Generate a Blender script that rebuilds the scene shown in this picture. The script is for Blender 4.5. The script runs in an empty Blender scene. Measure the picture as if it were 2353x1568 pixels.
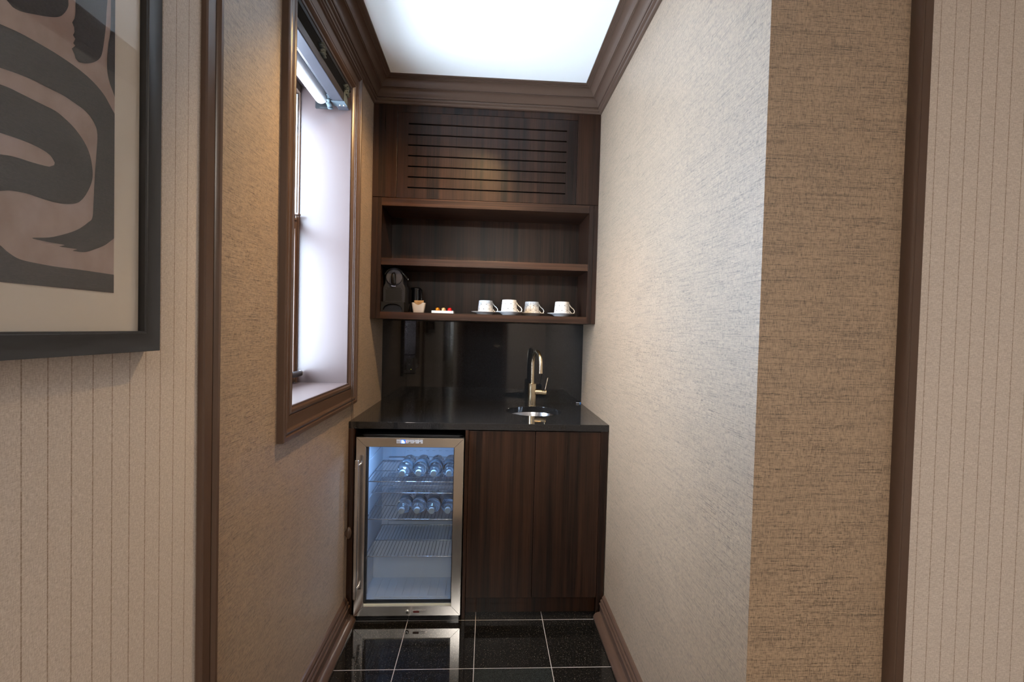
import bpy, bmesh, math, random
from mathutils import Vector, Matrix
random.seed(7)
PI = math.pi
COL = bpy.context.scene.collection
sc = bpy.context.scene

# ---------------------------------------------------------------- measures (metres)
XL, XR = -0.6055, 0.5713            # niche side walls
YP = 0.9586                         # front face of the pier, where the niche opens
YC, YU, YB = 2.1186, 2.4637, 2.7664 # worktop front, upper unit front, backsplash
ZCEIL = 2.5667
ZC, ZCB = 0.8957, 0.8647
CAMZ = 1.3222

# ---------------------------------------------------------------- node materials
def lin(r, g, b):
    f = lambda c: (c/255/12.92) if c/255 <= .04045 else ((c/255+.055)/1.055)**2.4
    return (f(r), f(g), f(b), 1)

class NM:
    def __init__(s, name):
        s.m = bpy.data.materials.new(name); s.m.use_nodes = True
        s.t = s.m.node_tree; s.n = s.t.nodes; s.l = s.t.links
        s.n.clear()
        s.out = s.n.new('ShaderNodeOutputMaterial')
    def new(s, typ, **kw):
        nd = s.n.new(typ)
        for k, v in kw.items(): setattr(nd, k, v)
        return nd
    def link(s, a, b): s.l.new(a, b)
    def bsdf(s, **kw):
        b = s.n.new('ShaderNodeBsdfPrincipled')
        for k, v in kw.items():
            b.inputs[k.replace('_', ' ')].default_value = v
        s.link(b.outputs[0], s.out.inputs[0]); return b
    def coord(s, scale=(1, 1, 1), loc=(0, 0, 0)):
        tc = s.new('ShaderNodeTexCoord'); mp = s.new('ShaderNodeMapping')
        mp.inputs['Scale'].default_value = scale; mp.inputs['Location'].default_value = loc
        s.link(tc.outputs['Object'], mp.inputs[0]); return mp.outputs[0]
    def noise(s, vec, scale=1, detail=2, rough=.5):
        nz = s.new('ShaderNodeTexNoise'); nz.inputs['Scale'].default_value = scale
        nz.inputs['Detail'].default_value = detail; nz.inputs['Roughness'].default_value = rough
        s.link(vec, nz.inputs['Vector']); return nz.outputs[0]
    def ramp(s, fac, stops):
        r = s.new('ShaderNodeValToRGB'); e = r.color_ramp.elements
        while len(e) < len(stops): e.new(.5)
        for i, (p, c) in enumerate(stops):
            e[i].position = p; e[i].color = c if len(c) == 4 else (*c, 1)
        s.link(fac, r.inputs[0]); return r.outputs[0]
    def math(s, op, a, b=None, c=None, clamp=False):
        m = s.new('ShaderNodeMath', operation=op); m.use_clamp = clamp
        for i, v in enumerate((a, b, c)):
            if v is None: continue
            if isinstance(v, (int, float)): m.inputs[i].default_value = v
            else: s.link(v, m.inputs[i])
        return m.outputs[0]
    def mix(s, fac, a, b):
        m = s.new('ShaderNodeMix', data_type='RGBA')
        for v, i in ((fac, 0), (a, 6), (b, 7)):
            if isinstance(v, (int, float)): m.inputs[i].default_value = v
            elif isinstance(v, tuple): m.inputs[i].default_value = v
            else: s.link(v, m.inputs[i])
        return m.outputs[2]
    def bump(s, b, h, strength=.2, dist=.001):
        bp = s.new('ShaderNodeBump'); bp.inputs['Strength'].default_value = strength
        bp.inputs['Distance'].default_value = dist
        s.link(h, bp.inputs['Height']); s.link(bp.outputs[0], b.inputs['Normal'])

def plain(name, col, rough=.5, metal=0, spec=.5, coat=0, trans=0, ior=1.45, emit=None, estr=0):
    k = NM(name)
    b = k.bsdf(Base_Color=col, Roughness=rough, Metallic=metal, IOR=ior)
    b.inputs['Specular IOR Level'].default_value = spec
    b.inputs['Coat Weight'].default_value = coat
    b.inputs['Transmission Weight'].default_value = trans
    if emit: b.inputs['Emission Color'].default_value = emit; b.inputs['Emission Strength'].default_value = estr
    return k.m

def grasscloth():
    k = NM('woven_grasscloth')
    b = k.bsdf(Roughness=.42)
    h = k.noise(k.coord((10, 10, 680)), 1, 3, .62)       # long weft threads
    h2 = k.noise(k.coord((30, 30, 300), (3, 5, 1)), 1, 3, .6)
    v = k.noise(k.coord((680, 680, 34), (1, 2, 3)), 1, 3, .62)   # short warp threads
    patch = k.noise(k.coord((6, 6, 14), (9, 1, 4)), 1, 2, .5)
    fh = k.noise(k.coord((70, 70, 1250)), 1, 2, .6); fv = k.noise(k.coord((1250, 1250, 90)), 1, 2, .6)
    hd = k.ramp(h, [(.485, (0, 0, 0)), (.66, (1, 1, 1))])
    vd = k.ramp(v, [(.52, (0, 0, 0)), (.69, (1, 1, 1))])
    h2d = k.ramp(h2, [(.54, (0, 0, 0)), (.70, (1, 1, 1))])
    pm = k.ramp(patch, [(.35, (.80, .80, .80)), (.6, (1, 1, 1))])
    s1 = k.math('MULTIPLY', hd, .66)
    s2 = k.math('MULTIPLY', vd, .58)
    s3 = k.math('MULTIPLY', h2d, .50)
    t = k.math('ADD', k.math('MAXIMUM', s1, s2), k.math('MULTIPLY', s3, .45))
    t = k.math('MULTIPLY', t, pm)
    fine = k.math('ADD', fh, fv)
    t = k.math('ADD', t, k.math('MULTIPLY', k.math('SUBTRACT', fine, .965), 2.5), clamp=True)
    base = (.395, .278, .180, 1); dark = (.036, .018, .007, 1)
    col = k.mix(t, base, dark)
    k.link(col, b.inputs['Base Color'])
    b.inputs['Specular IOR Level'].default_value = .8; b.inputs['Roughness'].default_value = .55
    b.inputs['Coat Weight'].default_value = .75; b.inputs['Coat Roughness'].default_value = .45; b.inputs['Coat IOR'].default_value = 1.7
    b.inputs['Sheen Weight'].default_value = .1
    b.inputs['Sheen Roughness'].default_value = .35
    b.inputs['Sheen Tint'].default_value = (1, 1, 1, 1)
    hh = k.math('SUBTRACT', 1.0, t)
    k.bump(b, hh, .3, .0008)
    return k.m

def stripe_paper(axis, period, phase, name):
    k = NM(name)
    b = k.bsdf(Roughness=.62)
    tc = k.new('ShaderNodeTexCoord'); sp = k.new('ShaderNodeSeparateXYZ')
    k.link(tc.outputs['Object'], sp.inputs[0])
    u = k.math('DIVIDE', k.math('SUBTRACT', sp.outputs[axis], phase), period)
    wob = k.math('MULTIPLY', k.math('SUBTRACT', k.noise(k.coord((90, 90, 240)), 1, 2), .5), .014)
    f = k.math('FRACT', k.math('ADD', k.math('ADD', u, 100.5), wob))
    d = k.math('ABSOLUTE', k.math('SUBTRACT', f, .5))
    line = k.math('LESS_THAN', d, .027)
    dash = k.ramp(k.noise(k.coord((60, 60, 420)), 1, 2), [(.30, (.45, .45, .45)), (.6, (1, 1, 1))])
    line = k.math('MULTIPLY', line, dash)
    wv = k.noise(k.coord((160, 160, 700)), 1, 3, .7)
    wv2 = k.noise(k.coord((700, 700, 130)), 1, 3, .7)
    w = k.math('ADD', k.math('MULTIPLY', wv, .5), k.math('MULTIPLY', wv2, .5))
    base = k.ramp(w, [(.36, (.40, .345, .305, 1)), (.52, (.54, .478, .43, 1)), (.66, (.67, .605, .555, 1))])
    col = k.mix(k.math('MULTIPLY', line, .78), base, (.20, .135, .085, 1))
    k.link(col, b.inputs['Base Color'])
    b.inputs['Specular IOR Level'].default_value = .3
    k.bump(b, w, .12, .0008)
    return k.m

def wood(name, vertical=True, a=(.0075, .0042, .0034, 1), c=(.040, .0165, .0085, 1), rough=.30, seed=0):
    k = NM(name)
    b = k.bsdf(Roughness=rough); b.inputs['Specular IOR Level'].default_value = .26
    sc1 = (34, 34, .7) if vertical else (.9, 34, 60)
    sc2 = (260, 260, 2.6) if vertical else (3, 260, 420)
    n1 = k.noise(k.coord(sc1, (seed, seed*.7, seed)), 1, 3, .6)
    n2 = k.noise(k.coord(sc2, (seed, 3, 2)), 1, 3, .65)
    pore = k.noise(k.coord((700, 700, 9) if vertical else (9, 700, 900), (2, 3, seed)), 1, 2, .6)
    big = k.noise(k.coord((8, 8, .5) if vertical else (.6, 8, 14), (4+seed, 1, 2)), 1, 2)
    t = k.math('ADD', k.math('ADD', k.math('MULTIPLY', n1, .42), k.math('MULTIPLY', n2, .26)), k.math('ADD', k.math('MULTIPLY', big, .2), k.math('MULTIPLY', pore, .12)))
    m = tuple((a[i]*.6+c[i]*.4) for i in range(3))+(1,)
    col = k.ramp(t, [(.42, a), (.50, m), (.59, c)])
    k.link(col, b.inputs['Base Color'])
    r = k.math('ADD', k.math('MULTIPLY', n2, .18), rough-.08)
    k.link(r, b.inputs['Roughness'])
    k.bump(b, n2, .05, .0005)
    return k.m

def granite(name, speck=0.72, rough=.045, base=(.006, .006, .0065, 1), spark=(.30, .29, .27, 1), density=.60, scale=900):
    k = NM(name)
    b = k.bsdf(Roughness=rough)
    vo = k.new('ShaderNodeTexVoronoi'); vo.inputs['Scale'].default_value = scale
    tc = k.new('ShaderNodeTexCoord'); k.link(tc.outputs['Object'], vo.inputs['Vector'])
    sep = k.new('ShaderNodeSeparateColor'); k.link(vo.outputs['Color'], sep.inputs[0])
    f = k.ramp(sep.outputs[0], [(speck, (0, 0, 0)), (1.0, (1, 1, 1))])
    n = k.noise(k.coord((scale*.35,)*3), 1, 2)
    f = k.math('MULTIPLY', f, k.ramp(n, [(density-.08, (0, 0, 0)), (density+.08, (1, 1, 1))]))
    k.link(k.mix(f, base, spark), b.inputs['Base Color'])
    return k.m

def tile_floor():
    k = NM('black_granite_tiles')
    b = k.bsdf(Roughness=.05)
    tc = k.new('ShaderNodeTexCoord'); sp = k.new('ShaderNodeSeparateXYZ'); k.link(tc.outputs['Object'], sp.inputs[0])
    def edge(out, ph):
        u = k.math('DIVIDE', k.math('SUBTRACT', out, ph), .305)
        fr = k.math('FRACT', k.math('ADD', u, 20))
        return k.math('MINIMUM', fr, k.math('SUBTRACT', 1, fr)), k.math('FLOOR', k.math('ADD', u, 20))
    ex, ix = edge(sp.outputs[0], -.0203); ey, iy = edge(sp.outputs[1], 2.1064)
    g = k.math('LESS_THAN', k.math('MINIMUM', ex, ey), .0042)
    # one tile is a coarser, greyer granite than its neighbours
    odd = k.math('MULTIPLY', k.math('COMPARE', ix, 20, .1), k.math('COMPARE', iy, 18, .1))
    vo = k.new('ShaderNodeTexVoronoi'); vo.inputs['Scale'].default_value = 1050
    k.link(tc.outputs['Object'], vo.inputs['Vector'])
    sep = k.new('ShaderNodeSeparateColor'); k.link(vo.outputs['Color'], sep.inputs[0])
    n = k.noise(k.coord((160,)*3), 1, 3)
    f1 = k.math('MULTIPLY', k.ramp(sep.outputs[0], [(.962, (0, 0, 0)), (1., (1, 1, 1))]), k.ramp(n, [(.45, (0, 0, 0)), (.6, (1, 1, 1))]))
    f2 = k.ramp(sep.outputs[1], [(.3, (0, 0, 0)), (1., (1, 1, 1))])
    c1 = k.mix(f1, (.0065, .0058, .0052, 1), (.42, .36, .27, 1))
    c2 = k.mix(f2, (.006, .0075, .007, 1), (.038, .042, .038, 1))
    c = k.mix(odd, c1, c2)
    c = k.mix(g, c, (.42, .38, .36, 1))
    k.link(c, b.inputs['Base Color'])
    k.link(k.math('ADD', k.math('MULTIPLY', g, .5), .05), b.inputs['Roughness'])
    return k.m

def brushed(name, col=(.66, .645, .63, 1), axis='h', rough=.18):
    k = NM(name)
    b = k.bsdf(Base_Color=col, Metallic=1, Roughness=rough)
    s = (3, 900, 900) if axis == 'h' else (900, 900, 3)
    n = k.noise(k.coord(s), 1, 3, .6)
    k.link(k.math('ADD', k.math('MULTIPLY', n, .08), rough-.05), b.inputs['Roughness'])
    b.inputs['Anisotropic'].default_value = .5
    k.bump(b, n, .015, .0002)
    return k.m

def glass_thin(name, tint=(1, 1, 1, 1), refl=.9):
    k = NM(name)
    tr = k.new('ShaderNodeBsdfTransparent'); tr.inputs[0].default_value = tint
    gl = k.new('ShaderNodeBsdfGlossy'); gl.inputs['Roughness'].default_value = .01
    gl.inputs[0].default_value = (refl, refl, refl, 1)
    lw = k.new('ShaderNodeLayerWeight'); lw.inputs[0].default_value = .5
    fr = k.math('ADD', k.math('MULTIPLY', k.math('POWER', lw.outputs['Facing'], 5.0), .96), .04)
    mx = k.new('ShaderNodeMixShader')
    k.link(fr, mx.inputs[0]); k.link(tr.outputs[0], mx.inputs[1]); k.link(gl.outputs[0], mx.inputs[2])
    k.link(mx.outputs[0], k.out.inputs[0])
    return k.m

def painted(name, col, rough=.32):
    k = NM(name); b = k.bsdf(Base_Color=col, Roughness=rough)
    n = k.noise(k.coord((14, 14, 3)), 1, 4, .7)
    k.link(k.mix(k.math('MULTIPLY', n, .35), col, tuple(c*.72 for c in col[:3])+(1,)), b.inputs['Base Color'])
    k.bump(b, k.noise(k.coord((120, 120, 30)), 1, 3), .06, .001)
    return k.m

M = {}
M['grass'] = grasscloth()
M['stripeL'] = stripe_paper(1, .0374, .9817, 'pinstripe_wallpaper_left')
M['stripeR'] = stripe_paper(0, .0328, .9411, 'pinstripe_wallpaper_right')
M['trim'] = painted('brown_satin_paint', (.086, .051, .035, 1), .30)
M['reveal'] = painted('brown_reveal_paint', (.066, .045, .042, 1), .34)
M['ceil'] = plain('white_ceiling_paint', (.93, .93, .91, 1), .7, spec=.2)
M['woodV'] = wood('dark_walnut_vertical', True)
M['woodV2'] = wood('dark_walnut_panel', True, a=(.0090, .0055, .0045, 1), c=(.043, .0185, .0100, 1), seed=5)
M['woodH'] = wood('dark_walnut_horizontal', False, a=(.016, .0080, .0055, 1), c=(.068, .030, .0155, 1), seed=2)
M['cavity'] = plain('dark_cavity', (.003, .003, .003, 1), .9)
M['granite'] = granite('polished_black_granite', base=(.008, .008, .0085, 1), spark=(.05, .05, .05, 1), speck=.62, density=.52, scale=1500)
M['splash'] = granite('backsplash_granite', base=(.010, .0095, .0095, 1), spark=(.035, .035, .035, 1), rough=.04, speck=.6, density=.5, scale=1500)
M['tile'] = tile_floor()
M['steelH'] = brushed('brushed_steel_horizontal', axis='h')
M['steelV'] = brushed('brushed_steel_vertical', axis='v')
M['steel'] = plain('satin_steel', (.62, .61, .59, 1), .22, 1)
M['basin'] = plain('sink_steel', (.34, .35, .38, 1), .2, 1)
M['chrome'] = plain('chrome', (.8, .8, .8, 1), .06, 1)
M['brass'] = plain('champagne_metal', (.60, .49, .33, 1), .27, 1)
M['black'] = plain('black_plastic', (.010, .010, .011, 1), .28)
M['blackgloss'] = plain('gloss_black_plastic', (.006, .006, .007, 1), .07)
M['blackmatte'] = plain('matte_black_plastic', (.008, .008, .009, 1), .5, spec=.3)
M['greyplast'] = plain('dark_grey_plastic', (.022, .022, .026, 1), .36, spec=.35)
M['headgrey'] = plain('slate_grey_plastic', (.050, .050, .062, 1), .30)
M['frame'] = plain('black_picture_frame', (.012, .011, .011, 1), .33)
M['mat'] = plain('cream_mount_board', (.74, .67, .59, 1), .8, spec=.2)
M['white'] = plain('white_porcelain', (.82, .83, .84, 1), .09)
M['gold'] = plain('gold_print', (.12, .10, .08, 1), .35, .2)
M['ink'] = plain('dark_print', (.035, .035, .04, 1), .4)
M['liner'] = plain('white_fridge_liner', (.56, .60, .66, 1), .35)
M['wire'] = plain('shelf_wire', (.50, .50, .52, 1), .25, 1)
M['glass'] = glass_thin('clear_glass')
M['doorglass'] = glass_thin('fridge_door_glass', (.90, .93, .96, 1))
M['picglass'] = glass_thin('picture_glass', (.97, .97, .97, 1), .8)
M['pet'] = plain('clear_bottle', (.86, .93, .98, 1), .03, 0, .5, 0, 1, 1.30)
M['cap'] = plain('frosted_bottle_cap', (.30, .36, .40, 1), .45)
M['label'] = plain('dark_bottle_label', (.045, .06, .075, 1), .5)
M['fabric'] = plain('black_pleated_fabric', (.050, .052, .056, 1), .4)
M['ruffle'] = plain('slate_fabric', (.05, .065, .075, 1), .8)
M['rail'] = plain('anodised_dark_rail', (.060, .060, .072, 1), .32, .6)
M['roller'] = plain('white_roller_cloth', (.85, .87, .88, 1), .8)
M['kraft'] = plain('kraft_paper', (.32, .20, .10, 1), .8)
M['cordm'] = plain('brown_cord', (.05, .035, .03, 1), .5)
M['ceramic'] = plain('warm_white_ceramic', (.55, .50, .46, 1), .2)
M['shaded_white'] = plain('shaded_white_ceramic', (.42, .36, .31, 1), .3)  # white ceramic of the rear caddy, with its shade put into the colour
M['capsA'] = plain('amber_foil', (.62, .22, .02, 1), .22, .7)
M['capsB'] = plain('pale_gold_foil', (.72, .52, .27, 1), .22, .7)
M['capsC'] = plain('red_foil', (.60, .015, .015, 1), .22, .5)
M['panelgrey'] = plain('silver_control_panel', (.48, .50, .55, 1), .35, .2)
M['blue'] = plain('blue_display', (.01, .06, .45, 1), .2, emit=(.02, .16, 1, 1), estr=1.0)
M['digit'] = plain('lit_digits', (.8, .9, 1, 1), .3, emit=(.75, .9, 1, 1), estr=3)
M['redled'] = plain('red_led', (.8, .1, .15, 1), .3, emit=(1, .25, .35, 1), estr=2.2)
M['greenled'] = plain('green_led', (.4, .5, .02, 1), .3, emit=(.75, .8, .05, 1), estr=.8)
M['lampglow'] = plain('lamp_diffuser', (.9, .9, .85, 1), .5, emit=(1, .82, .58, 1), estr=4)
M['gasket'] = plain('pale_gasket', (.55, .58, .52, 1), .6)
M['redink'] = plain('dark_red_print', (.10, .02, .02, 1), .5)
M['carpet'] = painted('beige_carpet', (.26, .21, .165, 1), .95)
M['curtain'] = plain('white_curtain', (.75, .72, .66, 1), .9)
def sheer():
    k = NM('sheer_white_cloth'); d = k.new('ShaderNodeBsdfDiffuse'); t_ = k.new('ShaderNodeBsdfTranslucent'); mx = k.new('ShaderNodeMixShader')
    d.inputs[0].default_value = (.75, .73, .68, 1); t_.inputs[0].default_value = (.80, .78, .74, 1); mx.inputs[0].default_value = .55
    k.link(d.outputs[0], mx.inputs[1]); k.link(t_.outputs[0], mx.inputs[2]); k.link(mx.outputs[0], k.out.inputs[0]); return k.m
M['curtain'] = sheer()
M['bluescrap'] = plain('blue_plastic', (.02, .12, .35, 1), .4)
M['artpaper'] = None
def art_paper():
    k = NM('dusty_pink_print'); b = k.bsdf(Roughness=.75)
    n = k.noise(k.coord((14, 14, 11)), 1, 4, .55)
    col = k.ramp(n, [(.3, (.37, .265, .235, 1)), (.5, (.44, .335, .305, 1)), (.7, (.50, .40, .395, 1))])
    k.link(col, b.inputs['Base Color'])
    k.bump(b, k.noise(k.coord((500, 500, 900)), 1, 2), .1, .0006)
    return k.m
M['artpaper'] = art_paper()
def art_ink():
    k = NM('charcoal_brushstroke'); b = k.bsdf(Roughness=.6)
    n = k.noise(k.coord((300, 300, 900)), 1, 3)
    k.link(k.ramp(n, [(.3, (.020, .018, .018, 1)), (.7, (.042, .037, .037, 1))]), b.inputs['Base Color'])
    return k.m
M['artink'] = art_ink()

# ---------------------------------------------------------------- mesh helpers
class MB:
    def __init__(s): s.bm = bmesh.new(); s.mats = []
    def mi(s, m):
        if m not in s.mats: s.mats.append(m)
        return s.mats.index(m)
    def poly(s, pts, m):
        vs = [s.bm.verts.new(p) for p in pts]
        f = s.bm.faces.new(vs); f.material_index = s.mi(m); return f
    def box(s, a, b, m, rot=None, about=None):
        x0, y0, z0 = a; x1, y1, z1 = b
        v = [Vector(p) for p in ((x0, y0, z0), (x1, y0, z0), (x1, y1, z0), (x0, y1, z0), (x0, y0, z1), (x1, y0, z1), (x1, y1, z1), (x0, y1, z1))]
        if rot is not None:
            c = Vector(about) if about else sum(v, Vector())/8
            v = [rot @ (p-c)+c for p in v]
        vs = [s.bm.verts.new(p) for p in v]; k = s.mi(m)
        for f in ((0, 3, 2, 1), (4, 5, 6, 7), (0, 1, 5, 4), (1, 2, 6, 5), (2, 3, 7, 6), (3, 0, 4, 7)):
            s.bm.faces.new([vs[i] for i in f]).material_index = k
    def lathe(s, prof, m, segs=32, origin=(0, 0, 0), axis='z', capends=True, matf=None):
        """prof: list of (r, h) from bottom to top along axis"""
        o = Vector(origin); rings = []
        for r, h in prof:
            ring = []
            n = 1 if r < 1e-6 else segs
            for i in range(n):
                a = 2*PI*i/segs; c, sn = r*math.cos(a), r*math.sin(a)
                p = {'z': (c, sn, h), 'y': (c, h, -sn), 'x': (h, c, sn)}[axis]
                ring.append(s.bm.verts.new(o+Vector(p)))
            rings.append(ring)
        k = s.mi(m)
        for j in range(len(rings)-1):
            A, B = rings[j], rings[j+1]
            kk = s.mi(matf(j)) if matf else k
            for i in range(segs):
                i2 = (i+1) % segs
                if len(A) == 1 and len(B) == 1: continue
                if len(A) == 1: q = [A[0], B[i2], B[i]]
                elif len(B) == 1: q = [A[i], A[i2], B[0]]
                else: q = [A[i], A[i2], B[i2], B[i]]
                try: s.bm.faces.new(q).material_index = kk
                except ValueError: pass
        if capends:
            if len(rings[0]) > 1: s.bm.faces.new(list(reversed(rings[0]))).material_index = k
            if len(rings[-1]) > 1: s.bm.faces.new(rings[-1]).material_index = k
    def tube(s, pts, r, m, segs=12, closed=False, cap=True):
        pts = [Vector(p) for p in pts]; n = len(pts); rs = r if isinstance(r, (list, tuple)) else [r]*n
        rings = []; up = None
        for i, p in enumerate(pts):
            if closed: t = (pts[(i+1) % n]-pts[i-1]).normalized()
            else: t = (pts[min(i+1, n-1)]-pts[max(i-1, 0)]).normalized()
            if up is None:
                up = Vector((0, 0, 1)) if abs(t.z) < .9 else Vector((1, 0, 0))
            u = (up-t*up.dot(t))
            if u.length < 1e-6: u = t.orthogonal()
            u.normalize(); w = t.cross(u); up = u
            rings.append([s.bm.verts.new(p+(u*math.cos(2*PI*j/segs)+w*math.sin(2*PI*j/segs))*rs[i]) for j in range(segs)])
        k = s.mi(m)
        for i in range(n if closed else n-1):
            A, B = rings[i], rings[(i+1) % n]
            for j in range(segs):
                s.bm.faces.new([A[j], A[(j+1) % segs], B[(j+1) % segs], B[j]]).material_index = k
        if cap and not closed:
            s.bm.faces.new(list(reversed(rings[0]))).material_index = k
            s.bm.faces.new(rings[-1]).material_index = k
    def prism(s, outline, y0, y1, m, plane='xz'):
        """extrude an outline; plane xz extrudes along y, xy along z, yz along x"""
        f = {'xz': lambda a, b, h: (a, h, b), 'xy': lambda a, b, h: (a, b, h), 'yz': lambda a, b, h: (h, a, b)}[plane]
        A = [s.bm.verts.new(f(a, b, y0)) for a, b in outline]; B = [s.bm.verts.new(f(a, b, y1)) for a, b in outline]
        k = s.mi(m); n = len(outline)
        s.bm.faces.new(A).material_index = k; s.bm.faces.new(list(reversed(B))).material_index = k
        for i in range(n):
            s.bm.faces.new([A[i], B[i], B[(i+1) % n], A[(i+1) % n]]).material_index = k
    def build(s, name, parent=None, bevel=0, smooth=None, segs=2, recalc=True):
        if recalc: bmesh.ops.recalc_face_normals(s.bm, faces=s.bm.faces[:])
        me = bpy.data.meshes.new(name); s.bm.to_mesh(me); s.bm.free()
        for m in s.mats: me.materials.append(m)
        if smooth:
            me.polygons.foreach_set('use_smooth', [True]*len(me.polygons))
            me.set_sharp_from_angle(angle=math.radians(smooth))
        o = bpy.data.objects.new(name, me); COL.objects.link(o)
        if parent: o.parent = parent; o.matrix_parent_inverse = Matrix.Translation(-parent.location)
        if bevel:
            md = o.modifiers.new('bevel', 'BEVEL'); md.width = bevel; md.segments = segs
            md.limit_method = 'ANGLE'; md.angle_limit = math.radians(50); md.harden_normals = False
        return o

def tag(o, label=None, cat=None, group=None, kind=None):
    if label: o['label'] = label
    if cat: o['category'] = cat
    if group: o['group'] = group
    if kind: o['kind'] = kind
    return o
def thing(name, loc, label=None, cat=None, group=None, kind=None):
    o = bpy.data.objects.new(name, None); COL.objects.link(o); o.location = loc
    o.empty_display_size = .05
    return tag(o, label, cat, group, kind)
def kids(o): return [c for c in bpy.data.objects if c.parent == o]
def copy_tree(o, parent=None):
    c = o.copy(); COL.objects.link(c)
    if parent: c.parent = parent; c.matrix_parent_inverse = o.matrix_parent_inverse.copy()
    for ch in kids(o): copy_tree(ch, c)
    return c
def struct(o, label, cat='structure'):
    return tag(o, label, cat, None, 'structure')

# ================================================================= ROOM SHELL
HX, HY = 2.3, -3.2      # extent of the hall the photograph is taken from
WY0, WY1, WZ0, WZ1 = 1.482, 2.089, 1.069, 2.350   # niche window opening
b = MB(); b.box((-1.2, .90, -.06), (2.5, 2.95, 0), M['tile']); struct(b.build('floor'), 'polished black granite tile floor with pale grout lines', 'floor')
b = MB(); b.box((-1.2, HY-.2, -.06), (2.5, .90, 0), M['carpet']); struct(b.build('floor_hall'), 'beige hall floor in front of the niche', 'floor')
b = MB(); b.box((-1.2, HY-.2, ZCEIL), (2.5, 2.95, ZCEIL+.08), M['ceil']); struct(b.build('ceiling'), 'plain white ceiling', 'ceiling')
# left niche wall with the window hole
b = MB(); g = M['grass']; T = -.93
b.box((T, 1.05, 0), (XL, WY0, ZCEIL), g); b.box((T, WY1, 0), (XL, 2.95, ZCEIL), g)
b.box((T, WY0, 0), (XL, WY1, WZ0), g); b.box((T, WY0, WZ1), (XL, WY1, ZCEIL), g)
struct(b.build('wall_left'), 'woven golden brown grasscloth wall around the window', 'wall')
# left hall wall with a second window behind the photographer
VY0, VY1, VZ0, VZ1 = -1.62, -1.22, .95, 2.15
b = MB(); g = M['stripeL']
b.box((T, HY-.2, 0), (XL, VY0, ZCEIL), g); b.box((T, VY1, 0), (XL, 1.05, ZCEIL), g)
b.box((T, VY0, 0), (XL, VY1, VZ0), g); b.box((T, VY0, VZ1), (XL, VY1, ZCEIL), g)
struct(b.build('wall_hall_left'), 'beige pinstripe wallpapered wall behind the framed print', 'wall')
b = MB(); b.box((XR, YP, 0), (.90, 2.95, ZCEIL), M['grass']); struct(b.build('wall_right'), 'grasscloth wall and pier on the right side of the niche', 'wall')
b = MB(); b.box((.90, YP, 0), (2.5, 1.2, ZCEIL), M['stripeR']); struct(b.build('wall_hall_right'), 'beige pinstripe wallpaper right of the brown trim', 'wall')
b = MB(); b.box((XL-.02, YB+.022, 0), (XR+.02, 2.95, ZCEIL), M['grass']); struct(b.build('wall_back'), 'wall behind the cabinets', 'wall')
b = MB(); b.box((HX, HY-.2, 0), (2.5, 1.2, ZCEIL), M['stripeR']); struct(b.build('wall_hall_side'), 'pinstripe side wall of the hall', 'wall')
b = MB(); b.box((-1.2, HY-.2, 0), (2.5, HY, ZCEIL), M['stripeR']); struct(b.build('wall_hall_front'), 'pinstripe end wall of the hall', 'wall')

# vertical brown corner trims
def trim_strip(name, face, a0, a1, base, out, label):
    """moulded strip: a flat step, then a bead; face 'x' on the left wall, 'y' on the pier"""
    w = a1-a0
    prof = [(0, 0), (0, .010), (.06, .013), (.52, .014), (.55, .010), (.59, .010), (.62, .016), (.70, .021), (.82, .022), (.93, .018), (1, .010), (1, 0)]
    b = MB()
    if face == 'x': out_ = [(base+h, a0+w*u) for u, h in prof]
    else: out_ = [(a1-w*u, base-h) for u, h in prof]
    b.prism(out_, 0, ZCEIL, M['trim'], 'xy')
    return struct(b.build(name, smooth=35), label, 'trim')
trim_strip('trim_1', 'x', 1.021, 1.074, XL, 1, 'brown vertical corner trim between pinstripe and grasscloth at left')
trim_strip('trim_2', 'y', .874, .914, YP, 1, 'brown vertical trim between pier and pinstripe wall at right')

# crown moulding, swept along three walls with mitred corners
CP = [(0, -.1056), (.008, -.1056), (.011, -.103), (.013, -.098), (.013, -.095), (.017, -.093), (.021, -.089), (.022, -.084), (.019, -.0825), (.019, -.080),
      (.024, -.079), (.026, -.076), (.028, -.070), (.032, -.062), (.037, -.055), (.044, -.050), (.051, -.0475), (.053, -.0475), (.053, -.045), (.057, -.0445), (.057, -.042),
      (.060, -.037), (.064, -.029), (.070, -.022), (.077, -.0175), (.084, -.0155), (.086, -.0155), (.086, -.0125), (.090, -.0115), (.090, -.0095), (.095, -.0085), (.095, -.006), (.1045, -.004), (.1054, -.001), (.1054, 0), (0, 0)]
b = MB(); rings = []
for path in range(4):
    ring = []
    for d, z in CP:
        p = [(XL+d, YP+.02), (XL+d, YU-d), (XR-d, YU-d), (XR-d, YP+.0)][path]
        ring.append(b.bm.verts.new((p[0], p[1], ZCEIL+z)))
    rings.append(ring)
k = b.mi(M['trim']); n = len(CP)
for i in range(3):
    for j in range(n):
        b.bm.faces.new([rings[i][j], rings[i][(j+1) % n], rings[i+1][(j+1) % n], rings[i+1][j]]).material_index = k
b.bm.faces.new(rings[0]).material_index = k; b.bm.faces.new(list(reversed(rings[3]))).material_index = k
struct(b.build('trim_3', smooth=22), 'brown stepped crown moulding under the white ceiling', 'trim')

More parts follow.
